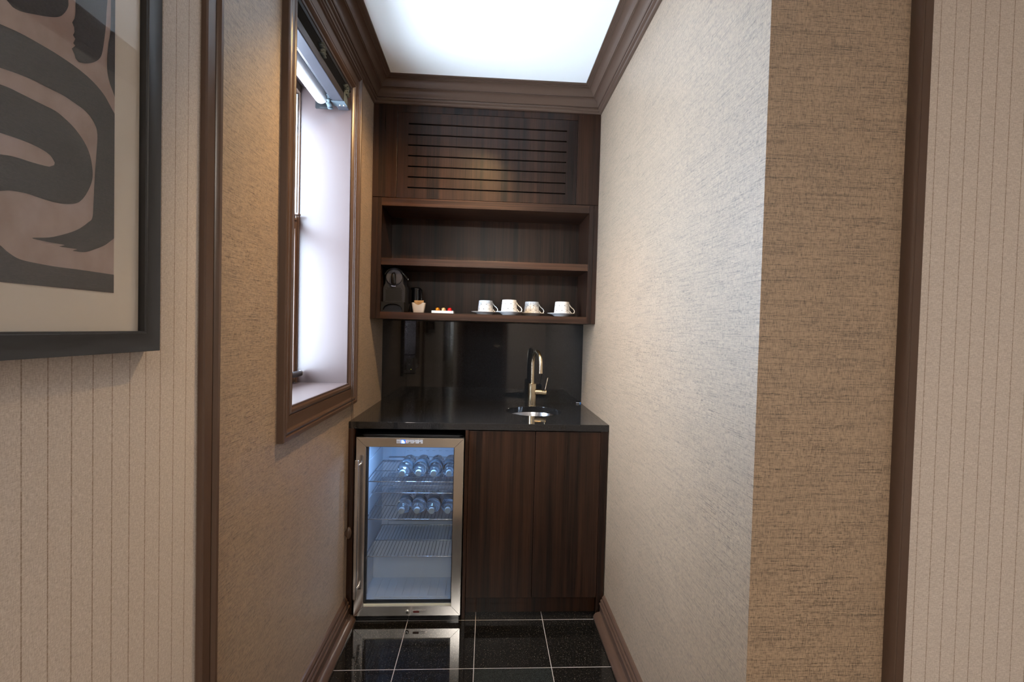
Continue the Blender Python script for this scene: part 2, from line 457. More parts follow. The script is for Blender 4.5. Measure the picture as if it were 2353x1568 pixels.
# baseboards with shoe moulding
def baseboard(name, x0, sgn, y0, y1, label):
    prof = [(0, 0), (.050, 0), (.051, .010), (.047, .019), (.040, .026), (.032, .030), (.024, .031), (.021, .034), (.021, .064), (.024, .067), (.025, .071), (.022, .074), (.017, .075),
            (.019, .079), (.020, .084), (.017, .089), (.013, .090), (.013, .093), (.012, .099), (.006, .106), (0, .108)]
    b = MB(); b.prism([(x0+sgn*d, z) for d, z in prof], y0, y1, M['trim'], 'xz')
    return struct(b.build(name, smooth=22), label, 'baseboard')
baseboard('baseboard_left', XL, 1, 1.08, 2.106, 'brown moulded baseboard along the left grasscloth wall')
baseboard('baseboard_right', XR, -1, YP+.001, 2.112, 'brown moulded baseboard along the right grasscloth wall')

# ----------------------------------------------------------------- niche window
def window(name, y0, y1, z0, z1, xface, xsash, label, lock=True, casing=.085, bottomw=.097):
    w = thing(name, (xface, (y0+y1)/2, z0), label, 'window', None, 'structure')
    cw = [(0, 0), (0, .019), (.03, .022), (.14, .022), (.17, .017), (.20, .016), (.225, .019), (.27, .0205), (.31, .018), (.33, .014), (.36, .0125), (.72, .0105), (.745, .007), (.77, .0105), (.83, .0135), (.90, .0125), (.96, .008), (1, .002), (1, 0)]
    b = MB(); R = []
    # casing: mitred sweep round the opening, one width per side
    for cy, cz, wy, wz in ((y0, z0, -casing, -bottomw), (y1, z0, casing, -bottomw), (y1, z1, casing, casing), (y0, z1, -casing, casing)):
        R.append([b.bm.verts.new((xface+h, cy+wy*(1-u), cz+wz*(1-u))) for u, h in cw])
    k = b.mi(M['trim'])
    for i in range(4):
        A, B = R[i], R[(i+1) % 4]
        for j in range(len(cw)):
            j2 = (j+1) % len(cw); b.bm.faces.new([A[j], A[j2], B[j2], B[j]]).material_index = k
    b.build('casing', w, smooth=20)
    t = .012
    b = MB(); b.box((xsash-.06, y1-t, z0), (xface+.002, y1, z1), M['reveal']); b.box((xsash-.06, y0, z0), (xface+.002, y0+t, z1), M['reveal']); b.box((xsash-.06, y0, z1-t), (xface+.002, y1, z1), M['reveal'])
    b.build('jamb', w, bevel=.0015)
    b = MB(); b.box((xsash-.06, y0, z0-.012), (xface+.008, y1, z0+.0025), M['reveal']); b.build('sill', w, bevel=.004)
    zm = z0+(z1-z0)*.525
    fr = M['trim']
    b = MB()
    for (ya, yb) in ((y0+t, y0+t+.006), (y1-t-.006, y1-t)): b.box((xsash-.055, ya, z0), (xsash+.006, yb, z1-t), fr)
    b.box((xsash-.055, y0+t, z1-t-.03), (xsash+.006, y1-t, z1-t), fr)
    b.build('window_frame', w, bevel=.002)
    def sash(nm, xs, za, zb):
        b = MB(); s = .020; sr = .042; ya, yb = y0+t+.006, y1-t-.006
        b.box((xs-.03, ya, za), (xs, ya+s, zb), fr); b.box((xs-.03, yb-s, za), (xs, yb, zb), fr)
        b.box((xs-.03, ya+s, za), (xs, yb-s, za+sr), fr); b.box((xs-.03, ya+s, zb-sr*.8), (xs, yb-s, zb), fr)
        o = b.build(nm, w, bevel=.002)
        b = MB(); b.box((xs-.017, ya+s-.004, za+sr-.004), (xs-.013, yb-s+.004, zb-sr*.8+.004), M['glass']); g = b.build('pane'); g.parent = o
        return o
    lo = sash('lower_sash', xsash, z0+.004, zm+.02); sash('upper_sash', xsash-.033, zm-.02, z1-t-.03)
    b = MB(); b.box((xsash-.030, y1-t-.012, zm+.022), (xsash-.004, y1-t-.006, z1-.05), M['panelgrey']); b.box((xsash-.030, y0+t+.006, zm+.022), (xsash-.004, y0+t+.012, z1-.05), M['panelgrey'])
    b.build('sash_track', w)
    if lock:
        b = MB(); yl = y1-.045; b.lathe([(.020, 0), (.020, .008), (.013, .012), (.013, .022)], M['trim'], 20, (xsash-.012, yl, zm+.02), 'z')
        b.box((xsash-.02, yl-.012, zm+.042), (xsash+.02, yl+.012, zm+.050), M['trim']); b.build('sash_lock', w, bevel=.002)
        b = MB(); b.tube([(xsash+.030, y0+.10, z0+.045), (xsash+.030, y1-.045, z0+.045)], .0125, M['greyplast'], 16)
        b.lathe([(0, 0), (.009, 0), (.0125, .003), (.0125, .009), (.009, .013), (0, .014)], M['chrome'], 16, (xsash+.030, y1-.045, z0+.045), 'y')
        b.box((xsash-.002, y1-.12, z0+.036), (xsash+.030, y1-.10, z0+.054), M['greyplast']); b.box((xsash-.002, y0+.16, z0+.036), (xsash+.030, y0+.18, z0+.054), M['greyplast'])
        b.build('lift_bar', w, smooth=40)
    return w
window('window_1', WY0, WY1, WZ0, WZ1, XL, -.822, 'double hung window in a deep brown painted reveal with moulded casing')
window('window_2', VY0, VY1, VZ0, VZ1, XL, -.85, 'second brown framed window in the hall wall behind the photographer', lock=False)

# gathered blind at the head of the niche window
BZ = 2.243
bl = thing('window_blind', (-.64, 1.785, BZ), 'black pleated blackout blind drawn up at the head of the window', 'window blind')
b = MB()
b.box((-.655, WY0+.016, BZ), (-.609, WY1-.018, BZ+.034), M['rail']); b.box((-.662, WY0+.016, BZ+.004), (-.655, WY1-.10, BZ+.016), M['rail']); b.build('bottom_rail', bl, bevel=.003)
b = MB()   # stacked pleats as a zig-zag folded cloth
pts = []; zz = BZ+.035; i = 0
while zz < WZ1-.018:
    pts.append((-.650 if i % 2 else -.611+.003*math.sin(i*.9), zz)); zz += .0052; i += 1
back = [(x-.0012, z+.0016) for x, z in reversed(pts)]
b.prism(pts+back, WY0+.018, WY1-.05, M['fabric'], 'xz'); b.build('pleated_cloth', bl)
def ruffle(nm, y0, z0, z1, x0, x1, folds, amp, mat):
    """ladder tape gathered in soft loops: a serpentine strip seen edge on"""
    b = MB(); k = b.mi(mat); n = folds*12; A = []; B = []
    for i in range(n+1):
        t_ = i/n; ph = t_*folds*2*PI
        y = y0+amp*math.sin(ph)*(.75+.25*math.sin(t_*9)); z = z0+(z1-z0)*t_+.0035*math.sin(2*ph)
        A.append(b.bm.verts.new((x0, y, z))); B.append(b.bm.verts.new((x1+.003*math.sin(ph*.5), y, z)))
    for i in range(n): b.bm.faces.new([A[i], A[i+1], B[i+1], B[i]]).material_index = k
    o = b.build(nm, bl, smooth=80); md = o.modifiers.new('solid', 'SOLIDIFY'); md.thickness = .0016; md.offset = 0
    return o
ruffle('ladder_tape', WY1-.075, BZ+.036, WZ1-.032, -.622, -.600, 7, .016, M['ruffle'])
ruffle('ladder_tape', WY1-.36, BZ+.036, WZ1-.032, -.622, -.600, 7, .016, M['ruffle'])
ruffle('ladder_tape', WY1-.085, BZ-.022, BZ+.030, -.682, -.664, 3, .020, M['ruffle'])
b = MB()   # flap of tape wrapped under the rail
b.box((-.660, WY1-.105, BZ-.0022), (-.606, WY1-.060, BZ-.0004), M['ruffle']); b.box((-.6088, WY1-.105, BZ-.002), (-.6068, WY1-.060, BZ+.040), M['ruffle'])
b.build('tape_flap', bl, bevel=.0006)
for dx in (-.618, -.634):
    b = MB(); b.lathe([(0, -.0025), (.003, -.002), (.0042, 0), (.0042, .0015), (0, .0015)], M['chrome'], 14, (dx, WY1-.070, BZ-.003)); b.build('rail_screw', bl, smooth=40)
b = MB(); b.box((-.66, WY0+.016, WZ1-.030), (-.606, WY1-.016, WZ1-.0125), M['blackmatte']); b.build('head_rail', bl, bevel=.002)
b = MB()   # pull cord running down the casing to a tensioner on the wall
for dx in (0, .006): b.tube([(-.5815+dx, 2.062, BZ+.06), (-.5815+dx, 2.064, 1.6), (-.5815+dx, 2.078, .9), (-.586+dx, 2.093, .425)], .0011, M['cordm'], 6)
b.build('pull_cord', bl)
b = MB(); b.lathe([(0, -.027), (.006, -.025), (.011, -.014), (.0125, 0), (.011, .014), (.006, .025), (0, .027)], M['trim'], 18, (-.589, 2.0915, .4056)); b.box((XL, 2.084, .398), (-.585, 2.099, .413), M['trim']); b.build('cord_tensioner', bl, smooth=50)
# white roller shade behind it
rs = thing('roller_shade', (-.70, 1.785, 2.28), 'white roller shade tube behind the black blind', 'roller shade')
b = MB(); b.lathe([(0, 0), (.027, 0), (.027, .50), (0, .50)], M['roller'], 28, (-.712, 1.522, 2.272), 'y'); b.build('shade_roll', rs, smooth=40)
b = MB(); b.box((-.742, 1.498, 2.235), (-.680, 1.510, 2.337), M['black']); b.box((-.742, 2.038, 2.235), (-.680, 2.050, 2.337), M['black']); b.tube([(-.712, 1.505, 2.272), (-.712, 2.045, 2.272)], .008, M['black'], 10); b.build('mounting_bracket', rs)

# curtain at the hall window (seen only as a reflection)
def curtain(yc, wy, label):
    b = MB(); k = b.mi(M['curtain']); G = []
    N = 60
    for z in (.12, 2.36):
        G.append([b.bm.verts.new((XL+.075+.022*math.sin(i*1.15), yc+(i/N-.5)*wy, z)) for i in range(N+1)])
    for i in range(N): b.bm.faces.new([G[0][i], G[0][i+1], G[1][i+1], G[1][i]]).material_index = k
    o = b.build('curtain', smooth=80); md = o.modifiers.new('solid', 'SOLIDIFY'); md.thickness = .002
    tag(o, label, 'curtain')
curtain(-1.42, .60, 'sheer white curtain drawn across the hall window')
b = MB(); b.tube([(XL+.075, -2.3, 2.38), (XL+.075, -.4, 2.38)], .012, M['brass'], 12)
for y in (-2.25, -.45): b.box((XL, y-.01, 2.36), (XL+.08, y+.01, 2.40), M['brass'])
tag(b.build('curtain_rod', smooth=40), 'brass curtain rod over the hall window', 'curtain rod')

# door in the end wall of the hall (seen only as a reflection)
dr = thing('door_1', (-.08, HY, 0), 'dark brown panelled door in the end wall of the hall', 'door', None, 'structure')
b = MB(); b.box((-.45, HY, .005), (.30, HY+.04, 2.08), M['woodV'])
for z0_, z1_ in ((.16, .92), (1.06, 1.96)):
    for x0_, x1_ in ((-.37, -.115), (-.035, .22)): b.box((x0_, HY+.04, z0_), (x1_, HY+.052, z1_), M['woodV'])
b.build('door_leaf', dr, bevel=.004)
b = MB(); b.box((-.53, HY, 0), (-.45, HY+.05, 2.16), M['trim']); b.box((.30, HY, 0), (.38, HY+.05, 2.16), M['trim']); b.box((-.45, HY, 2.08), (.30, HY+.05, 2.16), M['trim']); b.build('door_casing', dr, bevel=.004)
b = MB(); b.tube([(.25, HY+.04, 1.02), (.25, HY+.095, 1.02), (.14, HY+.095, 1.02)], .009, M['brass'], 12); b.build('door_handle', dr, smooth=50)

# ================================================================= CABINETS
# upper vent cabinet with slotted access panel
vc = thing('vent_cabinet', (0, YU, 1.9884), 'dark wood ceiling cabinet with seven horizontal vent slots', 'cabinet')
ZG0, ZG1 = 1.9895, ZCEIL-.002
b = MB(); b.box((XL+.001, YU, ZG0), (-.4835, YU+.02, ZG1), M['woodV']); b.box((.4510, YU, ZG0), (XR-.001, YU+.02, ZG1), M['woodV']); b.box((-.4835, YU, 2.4262), (.4510, YU+.02, ZG1), M['woodV'])
b.build('face_frame', vc, bevel=.0008)
b = MB(); xa, xb, za, zb = -.4818, .4492, 1.9892, 2.4246; s0, s1 = -.4272, .3937
zs = [2.043+i*(2.368-2.043)/6 for i in range(7)]
b.box((xa, YU+.001, za), (s0, YU+.019, zb), M['woodV2']); b.box((s1, YU+.001, za), (xb, YU+.019, zb), M['woodV2'])
lim = [za]+[q for z in zs for q in (z-.0037, z+.0037)]+[zb]
for i in range(0, len(lim), 2): b.box((s0, YU+.001, lim[i]), (s1, YU+.019, lim[i+1]), M['woodV2'])
bmesh.ops.remove_doubles(b.bm, verts=b.bm.verts[:], dist=1e-5)
b.build('slotted_panel', vc)
b = MB(); b.box((XL+.002, YU+.045, ZG0+.001), (XR-.002, YB+.018, ZG1), M['cavity']); b.build('carcass', vc)

# open shelf unit
su = thing('shelf_unit', (0, YU, 1.3637), 'dark wood open shelf unit above the backsplash', 'shelf unit')
SB = YB+.016
b = MB(); b.box((XL+.001, YU, 1.3637), (-.5752, SB, 1.9868), M['woodV']); b.box((-.5745, YU-.001, 1.3637), (-.5545, SB, 1.9868), M['woodV']); b.build('side_panel', su, bevel=.0007)
b = MB(); b.box((.5484, YU, 1.3637), (XR-.001, SB, 1.9868), M['woodV']); b.box((.5237, YU-.001, 1.3637), (.5477, SB, 1.9868), M['woodV']); b.build('side_panel', su, bevel=.0007)
b = MB(); b.box((-.5543, YU-.001, 1.9455), (.5235, SB, 1.9868), M['woodH']); b.build('top_panel', su, bevel=.0008)
b = MB(); b.box((-.5543, YU-.001, 1.3637), (.5235, SB, 1.4000), M['woodH']); b.build('bottom_panel', su, bevel=.0008)
b = MB(); b.box((-.5543, YU+.001, 1.6420), (.5235, 2.735, 1.6780), M['woodH']); b.build('shelf', su, bevel=.0008)
b = MB(); b.box((-.5543, 2.735, 1.4001), (.5235, SB, 1.9454), M['woodV2']); b.build('back_panel', su)

# granite worktop with round cut-out, backsplash
SX, SY, SR = .2575, 2.468, .147
def worktop():
    b = MB(); N = 72; x0, x1, y0, y1 = XL+.0005, XR-.0005, YC, YB+.0205
    circ = [(SX+SR*math.cos(2*PI*i/N), SY+SR*math.sin(2*PI*i/N)) for i in range(N)]
    rect = []
    for cx, cy in circ:
        dx, dy = cx-SX, cy-SY
        t = min([v for v in (((x1 if dx > 0 else x0)-SX)/dx if abs(dx) > 1e-9 else 9e9, ((y1 if dy > 0 else y0)-SY)/dy if abs(dy) > 1e-9 else 9e9)])
        rect.append([SX+dx*t, SY+dy*t])
    for cx, cy in ((x0, y0), (x1, y0), (x1, y1), (x0, y1)):
        j = min(range(N), key=lambda i: (rect[i][0]-cx)**2+(rect[i][1]-cy)**2); rect[j] = [cx, cy]
    k = b.mi(M['granite']); V = {}
    for nm, L in (('c', circ), ('r', rect)):
        for lv, z in ((0, ZCB), (1, ZC)): V[nm, lv] = [b.bm.verts.new((x, y, z)) for x, y in L]
    for i in range(N):
        j = (i+1) % N
        for q in ([V['c', 1][i], V['r', 1][i], V['r', 1][j], V['c', 1][j]], [V['c', 0][i], V['c', 0][j], V['r', 0][j], V['r', 0][i]],
                  [V['c', 0][i], V['c', 1][i], V['c', 1][j], V['c', 0][j]], [V['r', 0][i], V['r', 0][j], V['r', 1][j], V['r', 1][i]]):
            b.bm.faces.new(q).material_index = k
    return b.build('worktop', bevel=.0014)
tag(worktop(), 'polished black granite worktop over the fridge and cabinet', 'countertop')
b = MB(); b.box((XL+.0005, YB, ZC), (XR-.0005, YB+.020, 1.3632), M['splash'])
tag(b.build('backsplash'), 'glossy black granite backsplash behind the faucet', 'backsplash')
# sink basin
sk = thing('sink', (SX, SY, ZCB), 'small round stainless steel undermount sink', 'sink')
b = MB(); b.lathe([(SR+.012, ZCB-.0005), (SR-.001, ZCB-.0005), (SR-.004, ZCB-.010), (SR-.012, ZCB-.07), (SR-.035, ZCB-.115), (.05, ZCB-.13), (.03, ZCB-.133), (.03, ZCB-.137), (.06, ZCB-.136), (SR-.03, ZCB-.12), (SR-.006, ZCB-.07), (SR+.002, ZCB-.012), (SR+.012, ZCB-.003), (SR+.012, ZCB-.0005)], M['basin'], 64, (SX, SY, 0), 'z', capends=False)
b.build('basin', sk, smooth=50)
b = MB(); b.lathe([(0, 0), (.029, 0), (.029, .003), (.020, .005), (0, .005)], M['chrome'], 32, (SX, SY, ZCB-.136)); b.build('drain', sk, smooth=40)

# faucet
FX, FY = .2635, 2.645
fa = thing('faucet', (FX, FY, ZC), 'brushed champagne gold gooseneck faucet behind the round sink', 'faucet')
b = MB(); b.lathe([(0, 0), (.0265, 0), (.0265, .003), (.0238, .0045), (.0238, .1255), (.0225, .127), (0, .127)], M['brass'], 40, (FX, FY, ZC)); b.build('body', fa, smooth=40)
b = MB(); sx, sy = .294-FX, 2.515-FY; L = math.hypot(sx, sy); ux, uy = sx/L, sy/L; r = L/2; pts = [(FX, FY, ZC+.12), (FX, FY, ZC+.18)]
ztop = 1.2045; zc = ztop-r
for i in range(0, 25):
    a = PI*i/24; pts.append((FX+ux*(r-r*math.cos(a)), FY+uy*(r-r*math.cos(a)), zc+r*math.sin(a)))
pts.append((FX+sx, FY+sy, 1.105)); rr = [.0108]*len(pts)
b.tube(pts, rr, M['brass'], 24)
b.tube([(FX+sx, FY+sy, 1.106), (FX+sx, FY+sy, 1.091)], .0118, M['brass'], 24); b.build('spout', fa, smooth=40)
b = MB(); hz = .974; hx, hy = .97, -.22
b.tube([(FX+hx*.018, FY+hy*.018, hz), (FX+hx*.062, FY+hy*.062, hz)], .0155, M['brass'], 28); b.tube([(FX+hx*.0632, FY+hy*.0632, hz), (FX+hx*.083, FY+hy*.083, hz)], .0158, M['brass'], 28)
b.tube([(FX+hx*.06, FY+hy*.06, hz), (FX+hx*.065, FY+hy*.065, hz)], .0143, M['brass'], 28); b.build('handle_hub', fa, smooth=40, bevel=.0006)
b = MB(); b.tube([(FX+hx*.074, FY+hy*.074, hz+.012), (FX+hx*.088, FY+hy*.088, hz+.083)], [.0028, .0030], M['brass'], 14); b.lathe([(0, 0), (.0036, .0005), (.0036, .004), (0, .005)], M['brass'], 14, (FX+hx*.088, FY+hy*.088, hz+.080)); b.build('lever', fa, smooth=40)

# power outlet on the backsplash
ou = thing('power_outlet', (-.4465, YB, 1.1075), 'black outlet with a tiny green light, set in the backsplash', 'power outlet')
b = MB(); b.box((-.4812, YB-.006, 1.0505), (-.4118, YB-.0002, 1.1645), M['blackgloss']); b.build('cover_plate', ou, bevel=.002)
b = MB(); b.box((-.4625, YB-.0085, 1.0745), (-.4300, YB-.006, 1.1405), M['blackmatte'])
for zc in (1.125, 1.090):
    for dx in (-.007, .007): b.box((-.4462+dx-.0011, YB-.0088, zc-.004), (-.4462+dx+.0011, YB-.0085, zc+.004), M['cavity'])
    b.lathe([(0, 0), (.0022, 0), (.0022, .0003), (0, .0003)], M['cavity'], 12, (-.4462, YB-.0089, zc-.009), 'y')
b.box((-.4520, YB-.0095, 1.1010), (-.4405, YB-.0085, 1.1045), M['greyplast']); b.box((-.4520, YB-.0095, 1.1060), (-.4405, YB-.0085, 1.1095), M['greyplast'])
b.build('receptacle', ou)
b = MB(); b.box((-.4375, YB-.0093, 1.0765), (-.4350, YB-.0085, 1.0790), M['greenled']); b.build('indicator_light', ou)
for z in (1.0630, 1.1520):
    b = MB(); b.lathe([(0, 0), (.0028, 0), (.0022, .001), (0, .0012)], M['greyplast'], 12, (-.4462, YB-.0072, z), 'y'); b.build('plate_screw', ou)

# blue scrap at the corner of the worktop
b = MB()
b.tube([(.560, 2.744, ZC+.004), (.545, 2.738, ZC+.006), (.536, 2.741, ZC+.005)], .0012, M['white'], 6)
b.lathe([(0, 0), (.004, .0), (.005, .004), (.004, .008), (0, .009)], M['bluescrap'], 10, (.562, 2.745, ZC))
tag(b.build('plastic_tag'), 'tiny blue and white plastic tag in the right corner of the worktop', 'plastic tag')

# base cabinet under the sink
cb = thing('sink_cabinet', (.24, 2.12, 0), 'dark wood two door base cabinet under the sink', 'cabinet')
YD = 2.1225
b = MB(); b.box((-.0856, YD-.006, 0), (-.0706, YB-.005, ZCB-.0005), M['woodV']); b.build('side_panel', cb, bevel=.0006)
b = MB(); b.box((.5352, YD-.001, 0), (.5665, YD+.018, ZCB-.0005), M['woodV']); b.box((.5440, YD+.018, 0), (.5665, YB-.005, ZCB-.0005), M['woodV']); b.build('side_panel', cb, bevel=.0006)
b = MB(); b.box((-.0692, YD, .093), (.2318, YD+.018, .8605), M['woodV2']); b.build('door', cb, bevel=.0009)
b = MB(); b.box((.2336, YD, .093), (.5338, YD+.018, .8605), M['woodV2']); b.build('door', cb, bevel=.0009)
b = MB(); b.box((-.0700, YD+.046, 0.0), (.5430, YD+.060, .10), M['woodV']); b.build('toe_kick', cb)
b = MB(); b.box((-.0700, YD+.022, .098), (.5435, YB-.01, .118), M['cavity']); b.box((-.0700, YD+.022, .118), (.5435, YD+.030, .72), M['cavity']); b.box((-.0700, YD+.022, .84), (.5435, YD+.040, ZCB-.001), M['cavity']); b.build('carcass', cb)
# panel at the left of the fridge
b = MB(); b.box((XL+.001, YD-.004, 0), (-.5790, YB-.005, ZCB-.0005), M['woodV']); tag(b.build('end_panel', bevel=.0006), 'narrow dark wood end panel left of the fridge', 'panel')

# ================================================================= BEVERAGE FRIDGE
FX0, FX1, FZ0, FZ1 = -.5640, -.0900, .0290, .8315; FYD = 2.095
ff = thing('beverage_fridge', ((FX0+FX1)/2, FYD, 0), 'stainless steel glass door beverage fridge holding water bottles', 'fridge')
b = MB(); ya, yb = FYD+.042, 2.60; X0, X1 = FX0+.004, FX1-.004; IX0, IX1, IZ0, IZ1 = -.538, -.116, .070, .800
b.box((X0, ya, .012), (IX0-.003, yb, .836), M['black']); b.box((IX1+.003, ya, .012), (X1, yb, .836), M['black']); b.box((X0, ya, IZ1+.003), (X1, yb, .836), M['black']); b.box((X0, ya, .012), (X1, yb, IZ0-.003), M['black']); b.box((X0, 2.525, .012), (X1, yb, .836), M['black'])
b.build('cabinet_shell', ff, bevel=.001)
b = MB(); L = M['liner']; b.box((IX0-.003, ya, IZ0-.003), (IX0, 2.525, IZ1), L); b.box((IX1, ya, IZ0-.003), (IX1+.003, 2.525, IZ1), L); b.box((IX0, ya, IZ1), (IX1, 2.525, IZ1+.003), L); b.box((IX0, ya, IZ0-.003), (IX1, 2.525, IZ0), L); b.box((IX0, 2.520, IZ0), (IX1, 2.525, IZ1), L)
b.box((IX0, 2.345, IZ0), (IX1, 2.52, .255), L)          # compressor step
for z in (.265, .437, .520, .609, .70): # shelf ribs on the side walls
    b.box((IX0, 2.15, z-.012), (IX0+.006, 2.49, z-.004), L); b.box((IX1-.006, 2.15, z-.012), (IX1, 2.49, z-.004), L)
b.box((IX0, 2.20, IZ0), (IX0+.008, 2.212, IZ1), L)
for i in range(9): b.box((-.49+i*.040, 2.16, IZ0), (-.486+i*.040, 2.33, IZ0+.003), L)
b.box((-.49, 2.165, IZ0), (-.15, 2.175, IZ0+.006), L)
b.build('liner', ff, bevel=.001)
b = MB(); b.box((-.44, 2.508, .30), (-.125, 2.520, .43), M['panelgrey']); b.box((-.42, 2.504, .385), (-.16, 2.508, .392), M['greyplast'])
for x in (-.432, -.14): b.lathe([(0, 0), (.004, 0), (.004, .003), (0, .003)], M['black'], 12, (x, 2.504, .388), 'y')
b.build('evaporator_cover', ff, bevel=.001)
b = MB(); b.box((-.42, 2.512, .60), (-.14, 2.520, .74), M['liner'])
for i in range(8): b.box((-.41+i*.034, 2.509, .665), (-.395+i*.034, 2.512, .670), M['panelgrey'])
b.build('air_duct_cover', ff, bevel=.001)
def wire_shelf(z, y0, y1, nm='wire_shelf'):
    b = MB(); x0, x1 = -.530, -.124; w = M['wire']
    b.tube([(x0, y0, z), (x1, y0, z)], .0024, w, 8); b.tube([(x0, y1, z), (x1, y1, z)], .0024, w, 8); b.tube([(x0, y0, z), (x0, y1, z)], .0024, w, 8); b.tube([(x1, y0, z), (x1, y1, z)], .0024, w, 8)
    ym = (y0+y1)/2; b.tube([(x0, ym, z-.003), (x1, ym, z-.003)], .0020, w, 8)
    n = 25
    for i in range(1, n):
        x = x0+(x1-x0)*i/n; b.tube([(x, y0-.001, z+.002), (x, y1, z+.002)], .0013, w, 6)
    b.tube([(x0+.03, y1, z), (x0+.03, y1+.004, z+.020), (x1-.03, y1+.004, z+.020), (x1-.03, y1, z)], .0018, w, 6)
    return b.build(nm, ff, smooth=60)
wire_shelf(.617, 2.150, 2.495); wire_shelf(.528, 2.255, 2.490); wire_shelf(.444, 2.150, 2.495); wire_shelf(.272, 2.150, 2.500)
b = MB(); b.box((X0+.01, FYD+.050, 0), (X1-.01, 2.59, .014), M['black']); b.box((X0+.004, FYD+.020, .0), (X1-.004, FYD+.050, .026), M['blackgloss']); b.build('base_grille', ff)
b = MB(); b.tube([(-.515, FYD+.04, .021), (-.488, FYD+.04, .021)], .003, M['steel'], 8); b.build('hinge_pin', ff)
# interior lamp
b = MB(); b.box((-.43, 2.16, IZ1-.012), (-.23, 2.185, IZ1), plain('cool_fridge_lamp', (.9, .95, 1, 1), .5, emit=(.4, .65, 1, 1), estr=7)); b.build('interior_lamp', ff)
# door: mitred brushed frame
b = MB(); w = .0430; wt = .0425; wb = .0440
o = [(FX0, FZ0), (FX1, FZ0), (FX1, FZ1), (FX0, FZ1)]; i_ = [(FX0+w, FZ0+wb), (FX1-w, FZ0+wb), (FX1-w, FZ1-wt), (FX0+w, FZ1-wt)]
for q in range(4):
    p = (q+1) % 4; mt = M['steelH'] if q % 2 == 0 else M['steelV']
    A = [(o[q], 0), (o[p], 0), (i_[p], 0), (i_[q], 0)]
    fr = [b.bm.verts.new((x, FYD, z)) for (x, z), _ in A]; bk = [b.bm.verts.new((x, FYD+.036, z)) for (x, z), _ in A]
    km = b.mi(mt)
    b.bm.faces.new(fr).material_index = km; b.bm.faces.new(list(reversed(bk))).material_index = km
    b.bm.faces.new([fr[0], bk[0], bk[1], fr[1]]).material_index = km; b.bm.faces.new([fr[3], fr[2], bk[2], bk[3]]).material_index = km
for q in range(4):
    (ox, oz), (ix, iz) = o[q], i_[q]; nx_, nz_ = -(iz-oz), (ix-ox); L_ = math.hypot(nx_, nz_); nx_ *= .00045/L_; nz_ *= .00045/L_
    b.poly([(ox+nx_, FYD-.0002, oz+nz_), (ox-nx_, FYD-.0002, oz-nz_), (ix-nx_, FYD-.0002, iz-nz_), (ix+nx_, FYD-.0002, iz+nz_)], M['cavity'])
door = b.build('door', ff, bevel=.0012)
def dchild(bb, nm, **kw):
    ob = bb.build(nm, **kw); ob.parent = door; return ob
b = MB(); b.box((FX0+w-.004, FYD+.010, FZ0+wb-.004), (FX1-w+.004, FYD+.014, FZ1-wt+.004), M['doorglass']); dchild(b, 'glass_pane')
b = MB(); gz = M['blackmatte']
b.box((FX0+w, FYD+.016, FZ0+wb), (FX0+w+.005, FYD+.036, FZ1-wt), gz); b.box((FX1-w-.003, FYD+.016, FZ0+wb), (FX1-w, FYD+.036, FZ1-wt), gz); b.box((FX0+w, FYD+.016, FZ1-wt-.003), (FX1-w, FYD+.036, FZ1-wt), gz)
b.box((FX0+w, FYD+.004, FZ0+wb), (FX1-w, FYD+.010, FZ0+wb+.007), M['gasket']); b.box((FX0+w, FYD+.016, FZ0+wb+.007), (FX1-w, FYD+.036, FZ0+wb+.011), gz); dchild(b, 'gasket')
b = MB(); hx = -.5475
b.box((hx-.009, FYD-.046, .128), (hx+.007, FYD-.036, .742), M['steelV']); dchild(b, 'handle_bar', bevel=.003)
for z in (.166, .712):
    b = MB(); b.tube([(hx-.001, FYD-.037, z), (hx+.004, FYD+.001, z)], .005, M['steel'], 12); dchild(b, 'handle_post', smooth=40)
b = MB(); b.lathe([(0, -.003), (.0085, -.003), (.0105, 0.0), (.0105, .002)], M['chrome'], 28, (-.3265, FYD-.002, .0465), 'y'); b.lathe([(0, -.0006), (.0035, -.0006), (.0035, 0), (0, 0)], M['cavity'], 14, (-.3265, FYD-.005, .0465), 'y'); dchild(b, 'lock', smooth=40)
b = MB(); b.box((-.302, FYD-.0006, .0415), (-.245, FYD, .0545), M['steel']); b.box((-.300, FYD-.0008, .0435), (-.274, FYD-.0006, .0525), M['redink']); dchild(b, 'badge')
# control panel
cx0, cx1, cz0, cz1 = -.3912, -.2700, .8035, .8270
cp = MB(); cp.box((cx0, FYD-.0025, cz0), (cx1, FYD, cz1), M['steel']); cp.box((cx0+.003, FYD-.0030, cz0+.0032), (cx1-.0025, FYD-.0024, cz1-.0032), M['panelgrey'])
def bar(b_, x0, z0, x1, z1, m, y=FYD-.0042, t=.0008): b_.box((min(x0, x1), y-t, min(z0, z1)), (max(x0, x1), y, max(z0, z1)), m)
for sx_, kind_ in ((-.3315, 0), (-.3090, 1), (-.2860, 2)):   # small symbols above the buttons
    y = FYD-.0032; z = .8205
    if kind_ == 0: bar(cp, sx_-.0005, z-.0022, sx_+.0005, z+.0022, M['greyplast'], y, .0002)
    else:
        s_ = 1 if kind_ == 1 else -1
        cp.poly([(sx_-.0022, y, z-.0018*s_), (sx_+.0022, y, z-.0018*s_), (sx_, y, z+.0020*s_)], M['greyplast'])
panel = cp.build('control_panel', ff, bevel=.0006)
def pchild(bb, nm, **kw):
    ob = bb.build(nm, **kw); ob.parent = panel; return ob
b = MB(); b.box((-.3690, FYD-.0042, .8065), (-.3490, FYD-.0030, .8235), M['blue'])
SEG = {'3': 'abgcd', '6': 'acdefg'}
